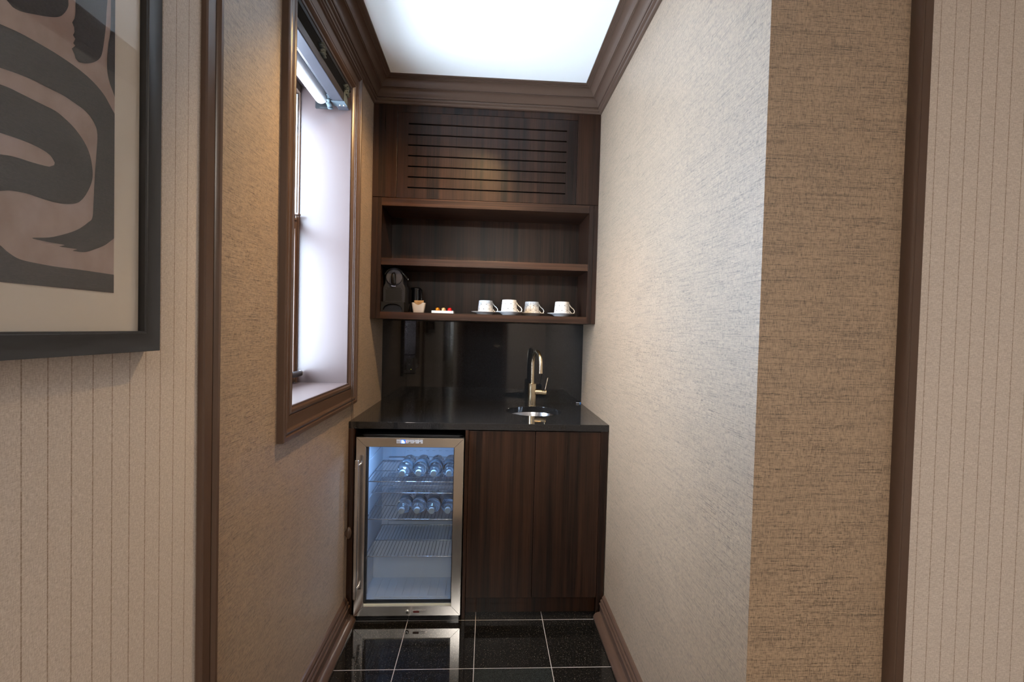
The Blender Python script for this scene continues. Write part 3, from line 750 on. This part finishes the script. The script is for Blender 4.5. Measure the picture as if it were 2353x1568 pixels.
def digit(b_, ch, x, z, wd, h, sw, m):
    y = FYD-.0042
    P = {'a': (x, z+h-sw, x+wd, z+h), 'g': (x, z+h/2-sw/2, x+wd, z+h/2+sw/2), 'd': (x, z, x+wd, z+sw), 'b': (x+wd-sw, z+h/2, x+wd, z+h), 'c': (x+wd-sw, z, x+wd, z+h/2), 'e': (x, z, x+sw, z+h/2), 'f': (x, z+h/2, x+sw, z+h)}
    for s_ in SEG[ch]: bar(b_, P[s_][0], P[s_][1], P[s_][2], P[s_][3], m)
digit(b, '3', -.3665, .8088, .0062, .0122, .0018, M['digit']); 
P6 = 'cdefg'; SEG['6'] = P6
digit(b, '6', -.3585, .8088, .0062, .0122, .0018, M['digit'])
pchild(b, 'display')
b = MB(); b.lathe([(0, -.0012), (.0013, -.0012), (.0013, 0), (0, 0)], M['redled'], 12, (-.3445, FYD-.003, .8150), 'y'); pchild(b, 'indicator_light')
for x in (-.3315, -.3090, -.2860):
    b = MB(); b.lathe([(0, -.003), (.0040, -.0028), (.0056, -.0012), (.0056, 0)], M['steel'], 20, (0, 0, 0), 'y')
    for v in b.bm.verts: v.co.z *= .52
    for v in b.bm.verts: v.co += Vector((x, FYD-.003, .8118))
    pchild(b, 'button', smooth=50)
# printed word at the left of the display
fc = bpy.data.curves.new('word', 'FONT'); fc.body = 'TEMP'; fc.size = .0050; fc.extrude = .0001
to = bpy.data.objects.new('word', fc); COL.objects.link(to); bpy.context.view_layer.update()
dg = bpy.context.evaluated_depsgraph_get(); me = bpy.data.meshes.new_from_object(to.evaluated_get(dg)); bpy.data.objects.remove(to)
me.transform(Matrix.Translation((-.3862, FYD-.0032, .8128)) @ Matrix.Rotation(PI/2, 4, 'X')); me.materials.clear(); me.materials.append(M['greyplast'])
wo = bpy.data.objects.new('printed_word', me); COL.objects.link(wo); wo.parent = panel

# bottles lying on the shelves, caps to the front
def make_bottle():
    t = thing('water_bottle', (0, 0, 0))
    R = .0335
    b = MB(); pr_ = [(0, .212), (.018, .2115), (.026, .208), (R-.002, .200), (R, .192)]
    prof = [(0.0105, .0), (.0105, .010), (.0115, .014), (.019, .022), (.0275, .034), (R, .050), (R, .062), (R-.0015, .066), (R, .070), (R, .118), (R-.0015, .122), (R, .126), (R, .150), (R-.0015, .154), (R, .158), (R, .192), (R-.002, .202), (.026, .210), (.012, .206), (0, .204)]
    b.lathe(prof, M['pet'], 40, (0, 0, 0), 'y', capends=True); b.build('bottle_body', t, smooth=60)
    b = MB(); b.lathe([(0, -.010), (.0125, -.010), (.0142, -.008), (.0142, .006), (.0128, .007), (0, .007)], M['cap'], 32, (0, 0, 0), 'y'); b.build('cap', t, smooth=40)
    b = MB(); b.lathe([(R+.0003, .072), (R+.0006, .073), (R+.0006, .112), (R+.0003, .113)], M['label'], 40, (0, 0, 0), 'y', capends=False); b.build('label_band', t, smooth=60)
    return t
ords = ['leftmost', 'second from left', 'third from left', 'rightmost']
bot = make_bottle(); first = True
for row, zr, xs in (('upper', .6545, (-.3705, -.2985, -.2290, -.1590)), ('lower', .4815, (-.3705, -.3015, -.2345, -.1610))):
    for i, x in enumerate(xs):
        o_ = bot if first else copy_tree(bot); first = False
        o_.location = (x, 2.158+[0, .004, .002, .006][i], zr)
        o_.rotation_euler = (0, 0, [-.02, .01, 0, .02][i])
        tag(o_, 'clear water bottle lying on the %s bottle shelf of the fridge, %s' % (row, ords[i]), 'bottle', 'water bottles on the %s shelf' % row)

# ================================================================= ITEMS ON THE SHELF
SZ = 1.4001
def rounded(cx, cz, w, h, r, n=6):
    out = []
    for sx_, sz_, a0 in ((1, -1, -PI/2), (1, 1, 0), (-1, 1, PI/2), (-1, -1, PI)):
        for i in range(n+1):
            a = a0+PI/2*i/n; out.append((cx+sx_*(w/2-r)+r*math.cos(a), cz+sz_*(h/2-r)+r*math.sin(a)))
    return out
# capsule coffee machine
cm = thing('coffee_machine', (-.497, 2.56, SZ), 'black capsule coffee machine at the left end of the lower shelf', 'coffee machine')
mx, my = -.4938, 2.505
b = MB()
outl = [(mx-.058, SZ+.004), (mx+.058, SZ+.004), (mx+.058, SZ+.128), (mx+.053, SZ+.140), (mx+.047, SZ+.150), (mx+.046, SZ+.181)]
outl += [(mx+.046*math.cos(a), SZ+.181+.040*math.sin(a)) for a in [PI*i/18 for i in range(1, 18)]]
outl += [(mx-.046, SZ+.181), (mx-.047, SZ+.150), (mx-.053, SZ+.140), (mx-.058, SZ+.128)]
b.prism(outl, my+.004, my+.130, M['greyplast']); b.build('body', cm, bevel=.004, smooth=30, segs=3)
b = MB(); b.lathe([(0, -.006), (.038, -.006), (.0415, -.003), (.0415, .006)], M['headgrey'], 48, (mx, my+.002, SZ+.183), 'y'); b.lathe([(.0415, -.002), (.0435, -.002), (.0435, .006), (.0415, .006)], M['blackgloss'], 48, (mx, my+.002, SZ+.183), 'y', capends=False); b.build('brew_head', cm, smooth=40)
b = MB(); b.tube([(mx, my-.006, SZ+.150), (mx, my-.012, SZ+.160), (mx, my-.016, SZ+.180), (mx, my-.014, SZ+.196), (mx, my-.004, SZ+.205)], [.0125, .0125, .0125, .0115, .006], M['blackgloss'], 20); b.build('spout', cm, smooth=60)
b = MB()   # front grille: dark plate with a raised honeycomb of pale pins
gx0, gx1, gz0, gz1 = mx-.0455, mx+.0455, SZ+.054, SZ+.132
b.prism([(gx0, gz0), (gx1, gz0), (gx1, gz1-.012), (gx1-.010, gz1), (gx0+.010, gz1), (gx0, gz1-.012)], my-.001, my+.006, M['greyplast'])
nx, nz = 13, 13; hw = (gx1-gx0-.004)/nx
for j in range(nz):
    zc = gz0+.004+(j+.5)*(gz1-gz0-.007)/nz
    for i in range(nx-(j % 2)):
        xc = gx0+.002+(i+.5+.5*(j % 2))*hw
        if zc > gz1-.012 and (xc < gx0+.010 or xc > gx1-.010): continue
        b.poly([(xc+.0030*math.cos(PI/6+PI/3*q), my-.0013, zc+.0027*math.sin(PI/6+PI/3*q)) for q in range(6)], M['cavity'])
b.build('front_grille', cm)
b = MB()   # drip tray shroud with arched opening
arch = [(mx+.060, SZ), (mx+.060, SZ+.052), (mx-.060, SZ+.052), (mx-.060, SZ), (mx-.049, SZ)]
arch += [(mx-.049+.0, SZ+.010)]+[(mx-.004-.045*math.cos(a), SZ+.010+.032*math.sin(a)) for a in [PI/2*i/8 for i in range(1, 9)]]
arch += [(mx+.004+.045*math.sin(a), SZ+.010+.032*math.cos(a)) for a in [PI/2*i/8 for i in range(0, 9)]]+[(mx+.049, SZ)]
b.prism(arch, my-.030, my+.004, M['blackmatte']); b.build('cup_support', cm, bevel=.0015)
b = MB(); b.box((mx-.0485, my-.028, SZ), (mx+.0485, my+.004, SZ+.010), M['black']); b.box((mx-.0485, my-.004, SZ+.010), (mx+.0485, my+.004, SZ+.036), M['greyplast']); b.build('drip_tray', cm)
b = MB()   # lever handle arching over the head
def arc(rx, rz, a0, a1, n, yy): return [(mx+rx*math.cos(a0+(a1-a0)*i/n), yy, SZ+.165+rz*math.sin(a0+(a1-a0)*i/n)) for i in range(n+1)]
P_ = arc(.056, .0655, PI*.84, PI*.20, 22, my+.006)+[(mx+.058, my+.008, SZ+.190), (mx+.067, my+.010, SZ+.178)]
b.tube(P_, .0062, M['blackgloss'], 14); b.build('lever', cm, smooth=60)
b = MB(); b.lathe([(0, -.003), (.006, -.002), (.0075, 0), (.006, .002), (0, .003)], M['chrome'], 14, (mx+.0725, my+.010, SZ+.175), 'x'); b.build('lever_tip', cm, smooth=60)
b = MB(); b.box((mx-.014, my-.0035, SZ+.1345), (mx+.010, my+.003, SZ+.1385), M['chrome']); b.build('brew_button', cm, bevel=.001)
# tall canister behind the caddies
cn = thing('canister', (-.392, 2.62, SZ), 'tall glossy black canister standing behind the sugar caddy', 'canister')
b = MB(); b.lathe([(0, 0), (.026, 0), (.027, .004), (.025, .06), (.0235, .125), (.0235, .130), (0, .130)], M['blackgloss'], 36, (-.398, 2.64, SZ)); b.build('body', cn, smooth=40)
b = MB(); b.lathe([(0, 0), (.0275, 0), (.0285, .003), (.0285, .009), (.026, .012), (0, .012)], M['blackgloss'], 36, (-.398, 2.64, SZ+.130)); b.build('lid', cn, smooth=40)
b = MB(); b.tube([(-.372, 2.625, SZ+.132), (-.366, 2.62, SZ+.130), (-.365, 2.62, SZ+.03), (-.374, 2.628, SZ+.020)], .005, M['blackgloss'], 10); b.build('handle', cn, smooth=60)
# scooped caddies
def make_caddy(cx, cy, s, mat, label, cat='caddy'):
    t = thing('sugar_caddy', (cx, cy, SZ), label, cat)
    b = MB(); N = 56; H = .053*s
    def ring(hf, rx, ry):
        pts = []
        for i in range(N):
            a = 2*PI*i/N; c, s_ = math.cos(a), math.sin(a)
            e = .42; x = rx*math.copysign(abs(c)**e, c); y = ry*math.copysign(abs(s_)**e, s_)
            d = 0
            if hf == 1:   # dip in the middle of the front and back rims
                u = abs(x)/(rx); d = -.013*s*max(0, math.cos(min(1, u/.62)*PI/2))**1.0 if u < .62 else 0
            pts.append((cx+x, cy+y, SZ+(H if hf == 1 else hf)+d))
        return pts
    levels = [ring(0, .0265*s, .018*s), ring(.004*s, .0285*s, .0195*s), ring(.028*s, .0325*s, .022*s), ring(1, .0365*s, .025*s)]
    inner = [ring(1, .0345*s, .023*s), ring(.006*s, .0265*s, .0175*s)]
    V = [[b.bm.verts.new(p) for p in L_] for L_ in levels+inner]; k = b.mi(mat)
    for A, B in zip(V, V[1:]):
        for i in range(N): b.bm.faces.new([A[i], A[(i+1) % N], B[(i+1) % N], B[i]]).material_index = k
    b.bm.faces.new(list(reversed(V[0]))).material_index = k; b.bm.faces.new(V[-1]).material_index = k
    b.build('holder', t, smooth=50)
    return t
make_caddy(-.3635, 2.515, 1.0, M['ceramic'], 'off-white scooped caddy full of brown packets, beside the coffee machine')
make_caddy(-.4760, 2.676, 1.03, M['shaded_white'], 'white scooped caddy with shade put into its colour, half hidden behind the coffee machine')
def packet(cx, cy, dz, rz, tilt, label, grp):
    b = MB(); k = b.mi(M['kraft']); W_, H_ = .044, .056; G = []
    for j in range(7):
        G.append([b.bm.verts.new(((i/8-.5)*W_, .0016*math.sin(i*1.1+j), j/6*H_)) for i in range(9)])
    for j in range(6):
        for i in range(8): b.bm.faces.new([G[j][i], G[j][i+1], G[j+1][i+1], G[j+1][i]]).material_index = k
    o_ = b.build('sugar_packet', smooth=60); md = o_.modifiers.new('solid', 'SOLIDIFY'); md.thickness = .0022
    o_.location = (cx, cy, SZ+dz); o_.rotation_euler = (tilt, 0, rz)
    tag(o_, label, 'sugar packet', grp)
packet(-.362, 2.505, .0075, .03, .02, 'front brown sugar packet in the off-white caddy', 'sugar packets')
packet(-.366, 2.513, .0085, -.05, .01, 'middle brown sugar packet in the off-white caddy', 'sugar packets')
packet(-.361, 2.521, .0100, .06, -.02, 'rear brown sugar packet in the off-white caddy', 'sugar packets')
packet(-.475, 2.672, .0085, .04, .0, 'brown sugar packet in the shaded caddy behind the machine', 'sugar packets')
# tray with three capsules
b = MB(); tx0, tx1, ty0, ty1 = -.2935, -.1790, 2.490, 2.575
b.box((tx0, ty0, SZ), (tx1, ty1, SZ+.009), M['white'])
for a_, c_ in (((tx0, ty0), (tx1, ty0+.003)), ((tx0, ty1-.003), (tx1, ty1)), ((tx0, ty0), (tx0+.003, ty1)), ((tx1-.003, ty0), (tx1, ty1))):
    b.box((a_[0], a_[1], SZ+.009), (c_[0], c_[1], SZ+.0135), M['white'])
tag(b.build('serving_tray', bevel=.0012), 'small white rectangular tray holding three coffee capsules', 'tray')
for x, m, lb in ((-.2660, 'capsA', 'amber gold coffee capsule at the left of the white tray'), (-.2345, 'capsB', 'pale gold coffee capsule in the middle of the white tray'), (-.2020, 'capsC', 'red coffee capsule at the right of the white tray')):
    b = MB(); b.lathe([(0, 0), (.0165, 0), (.0170, .0005), (.0165, .001), (.0138, .0015), (.0120, .015), (.0100, .0195), (.0060, .0225), (0, .0232)], M[m], 32, (x, 2.53, SZ+.0092))
    tag(b.build('coffee_capsule', smooth=40), lb, 'coffee capsule', 'coffee capsules on the tray')
# cups and saucers
def make_saucer():
    b = MB(); b.lathe([(0, .002), (.030, .002), (.032, 0), (.0345, 0), (.038, .004), (.052, .0125), (.0765, .0180), (.0775, .0190), (.0765, .0200), (.052, .0155), (.036, .0085), (.030, .0075), (0, .0075)], M['white'], 64)
    return b.build('saucer', smooth=50)
def make_cup():
    t = thing('coffee_cup', (0, 0, 0))
    b = MB(); H = .0748; rb, rt_ = .0437, .0383
    rad = lambda h: rb-(rb-rt_)*((h/H)**1.6)
    hs = [.003+(H-.006)*i/10 for i in range(11)]
    prof = [(0, .0015), (.034, .0015), (.0355, 0), (.040, 0), (.0427, .0015)]+[(rad(h), h) for h in hs]+[(rt_-.0004, H), (rt_-.0018, H+.0004), (rt_-.003, H-.001)]+[(rad(h)-.0032, h) for h in reversed(hs[2:-1])]+[(.036, .006), (0, .005)]
    b.lathe(prof, M['white'], 72, capends=False)
    # printed honeycomb wrapped round the wall
    R0 = .0415; per = 2*PI*R0; n = 17; a = per/n; sd = a/math.sqrt(3); e = .00025
    def P(u, v):
        v = min(max(v, .0035), H-.004); r_ = rad(v)+e; th = u/R0
        return (r_*math.cos(th), r_*math.sin(th), v)
    def seg(p, q, w_=.00034):
        dx, dz = q[0]-p[0], q[1]-p[1]; L_ = math.hypot(dx, dz)
        if L_ < 1e-5: return
        nx_, nz_ = -dz/L_*w_, dx/L_*w_
        b.poly([P(p[0]+nx_, p[1]+nz_), P(q[0]+nx_, q[1]+nz_), P(q[0]-nx_, q[1]-nz_), P(p[0]-nx_, p[1]-nz_)], M['gold'])
    def bee(u, v, s_=1):
        for (du, dv, rx, rz) in ((0, .0004, .0012, .0032), (0, .0028, .0009, .0011), (-.0021, -.0006, .0021, .0013), (.0021, -.0006, .0021, .0013)):
            b.poly([P(u+du+rx*math.cos(q*PI/4), v+dv+rz*math.sin(q*PI/4)) for q in range(8)], M['ink'])
    for j in range(-1, 5):
        v0 = .0138+j*1.5*sd
        for i in range(n):
            u0 = (i+.5*(j % 2))*a
            c = [(u0+sd*math.sin(PI/3*q), v0+sd*math.cos(PI/3*q)) for q in range(6)]
            for q in (0, 1, 2): 
                if c[q][1] < H-.005 or c[q+1][1] < H-.005: seg(c[q], c[q+1])
            if j in (1, 3) and (i+(j//2)) % 2 == 0: bee(u0, v0)
    b.build('cup_body', t, smooth=60, recalc=False)
    b = MB()   # swan neck handle
    ctrl = [(.0382, .065), (.043, .056), (.051, .046), (.061, .038), (.0675, .029), (.0680, .020), (.063, .0135), (.055, .013), (.048, .019), (.0425, .027)]
    pts = []
    for i in range(len(ctrl)-1):
        p0 = ctrl[max(i-1, 0)]; p1 = ctrl[i]; p2 = ctrl[i+1]; p3 = ctrl[min(i+2, len(ctrl)-1)]
        for s_ in range(4):
            t_ = s_/4
            f = lambda k_: .5*((2*p1[k_])+(-p0[k_]+p2[k_])*t_+(2*p0[k_]-5*p1[k_]+4*p2[k_]-p3[k_])*t_*t_+(-p0[k_]+3*p1[k_]-3*p2[k_]+p3[k_])*t_**3)
            pts.append((f(0), 0, f(1)))
    pts.append((ctrl[-1][0], 0, ctrl[-1][1]))
    b.tube(pts, .0024, M['white'], 12); b.build('handle', t, smooth=70)
    return t
cup = make_cup(); sau = make_saucer(); first = True
cups = [(-.0105, 2.655, -.05, 'leftmost of the four, its saucer under the next', 'first'), (.1170, 2.542, .02, 'second from left, brightest and nearest the shelf edge', 'second'),
        (.2500, 2.655, -.03, 'third from left, set further back', 'third'), (.4110, 2.580, .05, 'rightmost of the four, standing apart', 'fourth')]
for x, y, r_, lb, o_ in cups:
    c_ = cup if first else copy_tree(cup); s_ = sau if first else copy_tree(sau); first = False
    s_.location = (x-.004, y, SZ); c_.location = (x, y, SZ+.0077); c_.rotation_euler = (0, 0, r_-.12)
    if o_ == 'second': s_.location.x = x+.001
    tag(c_, 'white honeycomb and bee patterned cup, '+lb, 'cup', 'honeycomb cups on the shelf')
    tag(s_, 'plain white saucer under the %s honeycomb cup from the left' % o_, 'saucer', 'saucers on the shelf')
cups_y = [c[1] for c in cups]

# ================================================================= FRAMED PRINT ON THE LEFT WALL
pf = thing('framed_picture', (XL, .56, 1.27), 'black framed abstract brushstroke print on the pinstripe wall', 'framed picture')
XF = -.580; XM = -.5926; Y0, Y1, Z0, Z1 = .26, .8665, 1.2697, 2.16; fw = .0345
b = MB(); k = b.mi(M['frame'])
fp = [(0, XL+.0005), (0, XF+.0005), (.001, XF), (fw-.004, XF), (fw-.003, XF-.0015), (fw, XF-.002), (fw, XM+.0005), (fw, XL+.0005)]
R = []
for cy, cz, sy_, sz_ in ((Y0, Z0, 1, 1), (Y1, Z0, -1, 1), (Y1, Z1, -1, -1), (Y0, Z1, 1, -1)):
    R.append([b.bm.verts.new((x, cy+sy_*u, cz+sz_*u)) for u, x in fp])
for i in range(4):
    A, B = R[i], R[(i+1) % 4]
    for j in range(len(fp)): b.bm.faces.new([A[j], A[(j+1) % len(fp)], B[(j+1) % len(fp)], B[j]]).material_index = k
b.build('frame', pf, smooth=30)
AY0, AY1, AZ0, AZ1 = .36, .7790, 1.3645, 2.06
b = MB(); b.box((XL+.001, Y0+fw-.004, Z0+fw-.004), (XM, Y1-fw+.004, Z1-fw+.004), M['mat']); b.build('mount_board', pf)
b = MB(); b.box((XM-.001, AY0, AZ0), (XM+.0004, AY1, AZ1), M['artpaper'])
S1 = [(0.6123, 1.707), (0.6193, 1.7036), (0.6313, 1.7058), (0.6491, 1.7139), (0.6652, 1.7219), (0.6792, 1.7304), (0.688, 1.7395), (0.6954, 1.7537), (0.6963, 1.7649), (0.6938, 1.7949), (0.6819, 1.8224), (0.6338, 1.84), (0.56, 1.80), (.565, 1.74)]
S2 = [(0.7077, 1.7727), (0.7077, 1.7565), (0.7062, 1.7461), (0.7025, 1.7383), (0.7056, 1.7335), (0.7063, 1.7272), (0.7038, 1.7216), (0.7075, 1.7185), (0.7044, 1.7107), (0.7076, 1.709), (0.702, 1.7017), (0.7064, 1.6961), (0.708, 1.6916), (0.7127, 1.6894), (0.7257, 1.6944), (0.7392, 1.7037), (0.7496, 1.7153), (0.7549, 1.7299), (0.7601, 1.7651), (0.7618, 1.7925), (0.7642, 1.8292), (0.7595, 1.8838), (0.7089, 1.8546)]
S3 = [(0.7705, 1.8925), (0.77, 1.7802), (0.7647, 1.7386), (0.7634, 1.7084), (0.7688, 1.6876), (0.7785, 1.672), (0.7785, 1.8958)]
S4 = [(0.38, 1.62), (0.5449, 1.6566), (0.5796, 1.6692), (0.6054, 1.6736), (0.6289, 1.6778), (0.6544, 1.6799), (0.6823, 1.6809), (0.7128, 1.6793), (0.7393, 1.6738), (0.7607, 1.6629), (0.7785, 1.6455), (0.7785, 1.4507), (0.7621, 1.4378), (0.7406, 1.4267), (0.7236, 1.4202), (0.7042, 1.4192), (0.7121, 1.4225), (0.683, 1.4215), (0.6919, 1.4247), (0.6658, 1.4245), (0.6442, 1.4255), (0.6686, 1.431), (0.6918, 1.4401), (0.7136, 1.4515), (0.7301, 1.465), (0.7376, 1.4739), (0.7395, 1.4974), (0.7418, 1.5385), (0.7441, 1.5682), (0.746, 1.6008), (0.7396, 1.6154), (0.726, 1.6249), (0.7066, 1.6283), (0.6883, 1.6302), (0.6681, 1.6292), (0.6414, 1.628), (0.6054, 1.6218), (0.5448, 1.6071), (.38, 1.57)]
S5 = [(0.38, 1.555), (0.5447, 1.5906), (0.6054, 1.6021), (0.6289, 1.6034), (0.6545, 1.6035), (0.6767, 1.6036), (0.6914, 1.5997), (0.7067, 1.5929), (0.7229, 1.5801), (0.733, 1.5642), (0.7376, 1.5429), (0.7359, 1.5252), (0.7265, 1.5053), (0.7167, 1.4927), (0.7071, 1.4865), (0.6917, 1.4819), (0.6741, 1.4799), (0.6547, 1.4802), (0.6365, 1.4808), (0.6193, 1.4788), (0.6053, 1.4747), (0.5443, 1.4512), (0.5445, 1.5034), (0.6053, 1.5186), (0.6241, 1.5219), (0.6441, 1.5229), (0.6684, 1.5255), (0.6754, 1.53), (0.6763, 1.5334), (0.6697, 1.541), (0.6573, 1.5446), (0.6364, 1.546), (0.6053, 1.5442), (0.5446, 1.5388), (.38, 1.515)]
S6 = [(0.38, 1.48), (0.5443, 1.4429), (0.5834, 1.4239), (0.6053, 1.4086), (0.6145, 1.4019), (0.629, 1.3957), (0.6549, 1.3936), (0.683, 1.393), (0.7204, 1.3936), (0.7785, 1.3935), (0.7785, 1.3648), (0.38, 1.3648)]
S7 = [(.40, 1.70), (.48, 1.76), (.52, 1.84), (.50, 1.93), (.60, 1.99), (.74, 1.98), (.76, 2.02), (.60, 2.04), (.45, 2.00), (.40, 1.86)]
def soften(L_, sub=4):
    """Catmull-Rom through the traced points, straight where a side runs along the sheet's edge"""
    out = []; n_ = len(L_)
    for i in range(n_):
        p0, p1, p2, p3 = L_[i-1], L_[i], L_[(i+1) % n_], L_[(i+2) % n_]
        if math.dist(p1, p2) > .055 or abs(p1[0]-.7785) < 1e-4 or abs(p2[0]-.7785) < 1e-4 or math.dist(p1, p2) < .0095: out.append(p1); continue
        for q in range(sub):
            t_ = q/sub
            out.append(tuple(.5*((2*p1[k_])+(-p0[k_]+p2[k_])*t_+(2*p0[k_]-5*p1[k_]+4*p2[k_]-p3[k_])*t_*t_+(-p0[k_]+3*p1[k_]-3*p2[k_]+p3[k_])*t_**3) for k_ in (0, 1)))
    return out
for S_ in (S1, S2, S3, S4, S5, S6, S7):
    b.poly([(XM+.0009, min(y, .7788), z) for y, z in soften(S_)], M['artink'])
b.build('art_print', pf, recalc=False)
b = MB(); b.box((XM+.0025, Y0+fw-.002, Z0+fw-.002), (XM+.0045, Y1-fw+.002, Z1-fw+.002), M['picglass']); b.build('glazing', pf)

# ================================================================= LAMPS
def downlight(x, y, label, grp='recessed downlights'):
    t = thing('ceiling_downlight', (x, y, ZCEIL), label, 'ceiling light', grp)
    b = MB(); b.lathe([(.030, -.001), (.045, -.001), (.047, -.003), (.045, -.006), (.034, -.006), (.030, -.001)], M['ceil'], 32, (x, y, ZCEIL), 'z', capends=False); b.build('trim_ring', t, smooth=50)
    b = MB(); b.lathe([(0, -.003), (.031, -.003), (.031, -.001), (0, -.001)], M['lampglow'], 28, (x, y, ZCEIL)); b.build('diffuser', t)
def spot(x, y, z, energy, col, ang, blend, rad, tgt=None):
    L_ = bpy.data.lights.new('spot', 'SPOT'); L_.energy = energy; L_.color = col; L_.spot_size = math.radians(ang); L_.spot_blend = blend; L_.shadow_soft_size = rad
    o_ = bpy.data.objects.new('downlight_lamp', L_); COL.objects.link(o_); o_.location = (x, y, z)
    if tgt: o_.rotation_euler = (Vector(tgt)-Vector((x, y, z))).to_track_quat('-Z', 'Y').to_euler()
    return o_
def area(x, y, z, sx_, sy_, energy, col, rot=(0, 0, 0)):
    L_ = bpy.data.lights.new('area', 'AREA'); L_.shape = 'RECTANGLE'; L_.size = sx_; L_.size_y = sy_; L_.energy = energy; L_.color = col
    o_ = bpy.data.objects.new('area_lamp', L_); COL.objects.link(o_); o_.location = (x, y, z); o_.rotation_euler = rot
    return o_
downlight(.02, 1.69, 'round recessed downlight in the niche ceiling, nearest the cabinets')
spot(.02, 1.69, ZCEIL-.012, 80, (1, .64, .27), 112, .6, .022, (-.42, 2.02, 1.3))
# added hall downlights, out of view, to help brighten the hall
for x, y, lb in ((.55, -.55, 'added round hall downlight, unseen behind the photographer, nearest the niche'), (.85, -2.1, 'added round hall downlight, unseen behind the photographer, farthest from the niche')):
    downlight(x, y, lb)
def fill_panel(x, y, w_, d_, lb):  # added unseen fixture that brightens the hall walls and pier
    t = thing('added_fill_panel', (x, y, ZCEIL), lb, 'ceiling light')
    b = MB()
    b.box((x-w_/2, y-d_/2, ZCEIL-.03), (x+w_/2, y-d_/2+.02, ZCEIL), M['ceil']); b.box((x-w_/2, y+d_/2-.02, ZCEIL-.03), (x+w_/2, y+d_/2, ZCEIL), M['ceil']); b.box((x-w_/2, y-d_/2, ZCEIL-.03), (x-w_/2+.02, y+d_/2, ZCEIL), M['ceil']); b.box((x+w_/2-.02, y-d_/2, ZCEIL-.03), (x+w_/2, y+d_/2, ZCEIL), M['ceil']); b.build('fixture_frame', t)
    b = MB(); b.box((x-w_/2+.02, y-d_/2+.02, ZCEIL-.026), (x+w_/2-.02, y+d_/2-.02, ZCEIL-.005), M['lampglow']); b.build('diffuser', t)
fill_panel(.05, -1.9, .9, .9, 'added square fill light panel on the hall ceiling, unseen behind the photographer')
area(.05, -1.9, ZCEIL-.035, .84, .84, 80, (1, .94, .86))  # light of the added panel, set back to favour the frontal walls

# fridge lamp light
area(-.33, 2.172, IZ1-.015, .18, .02, 2.0, (.30, .56, 1.0))

# daylight: bright overcast sky outside the windows
w = bpy.data.worlds.new('overcast_sky'); sc.world = w; w.use_nodes = True
bg = w.node_tree.nodes['Background']; bg.inputs[0].default_value = (.655, .81, 1.0, 1); bg.inputs[1].default_value = 43.0
def portal(y0, y1, z0, z1, x):
    L_ = bpy.data.lights.new('sky_portal', 'AREA'); L_.shape = 'RECTANGLE'; L_.size = y1-y0; L_.size_y = z1-z0; L_.cycles.is_portal = True
    o_ = bpy.data.objects.new('sky_portal', L_); COL.objects.link(o_); o_.location = (x, (y0+y1)/2, (z0+z1)/2)
    o_.rotation_euler = Vector((1, 0, 0)).to_track_quat('-Z', 'Z').to_euler()
portal(WY0, WY1, WZ0, WZ1, -.94); portal(VY0, VY1, VZ0, VZ1, -.94)

# ================================================================= CAMERA
yaw, pit, rol, F = .0538, -.0237, .0253, 1079.5
fwv = Vector((math.sin(yaw)*math.cos(pit), math.cos(yaw)*math.cos(pit), math.sin(pit)))
rt = Vector((math.cos(yaw), -math.sin(yaw), 0)); up = rt.cross(fwv)
rt, up = rt*math.cos(rol)+up*math.sin(rol), -rt*math.sin(rol)+up*math.cos(rol)
cd = bpy.data.cameras.new('camera'); cam = bpy.data.objects.new('camera', cd); COL.objects.link(cam)
cd.sensor_fit = 'HORIZONTAL'; cd.sensor_width = 36; cd.lens = F/2353*36; cd.clip_start = .02
cam.matrix_world = Matrix(((rt.x, up.x, -fwv.x, 0), (rt.y, up.y, -fwv.y, 0), (rt.z, up.z, -fwv.z, CAMZ), (0, 0, 0, 1)))
sc.camera = cam
sc.view_settings.view_transform = 'Standard'; sc.view_settings.look = 'None'; sc.view_settings.exposure = 0.1; sc.view_settings.gamma = 1
sc.view_settings.use_curve_mapping = False
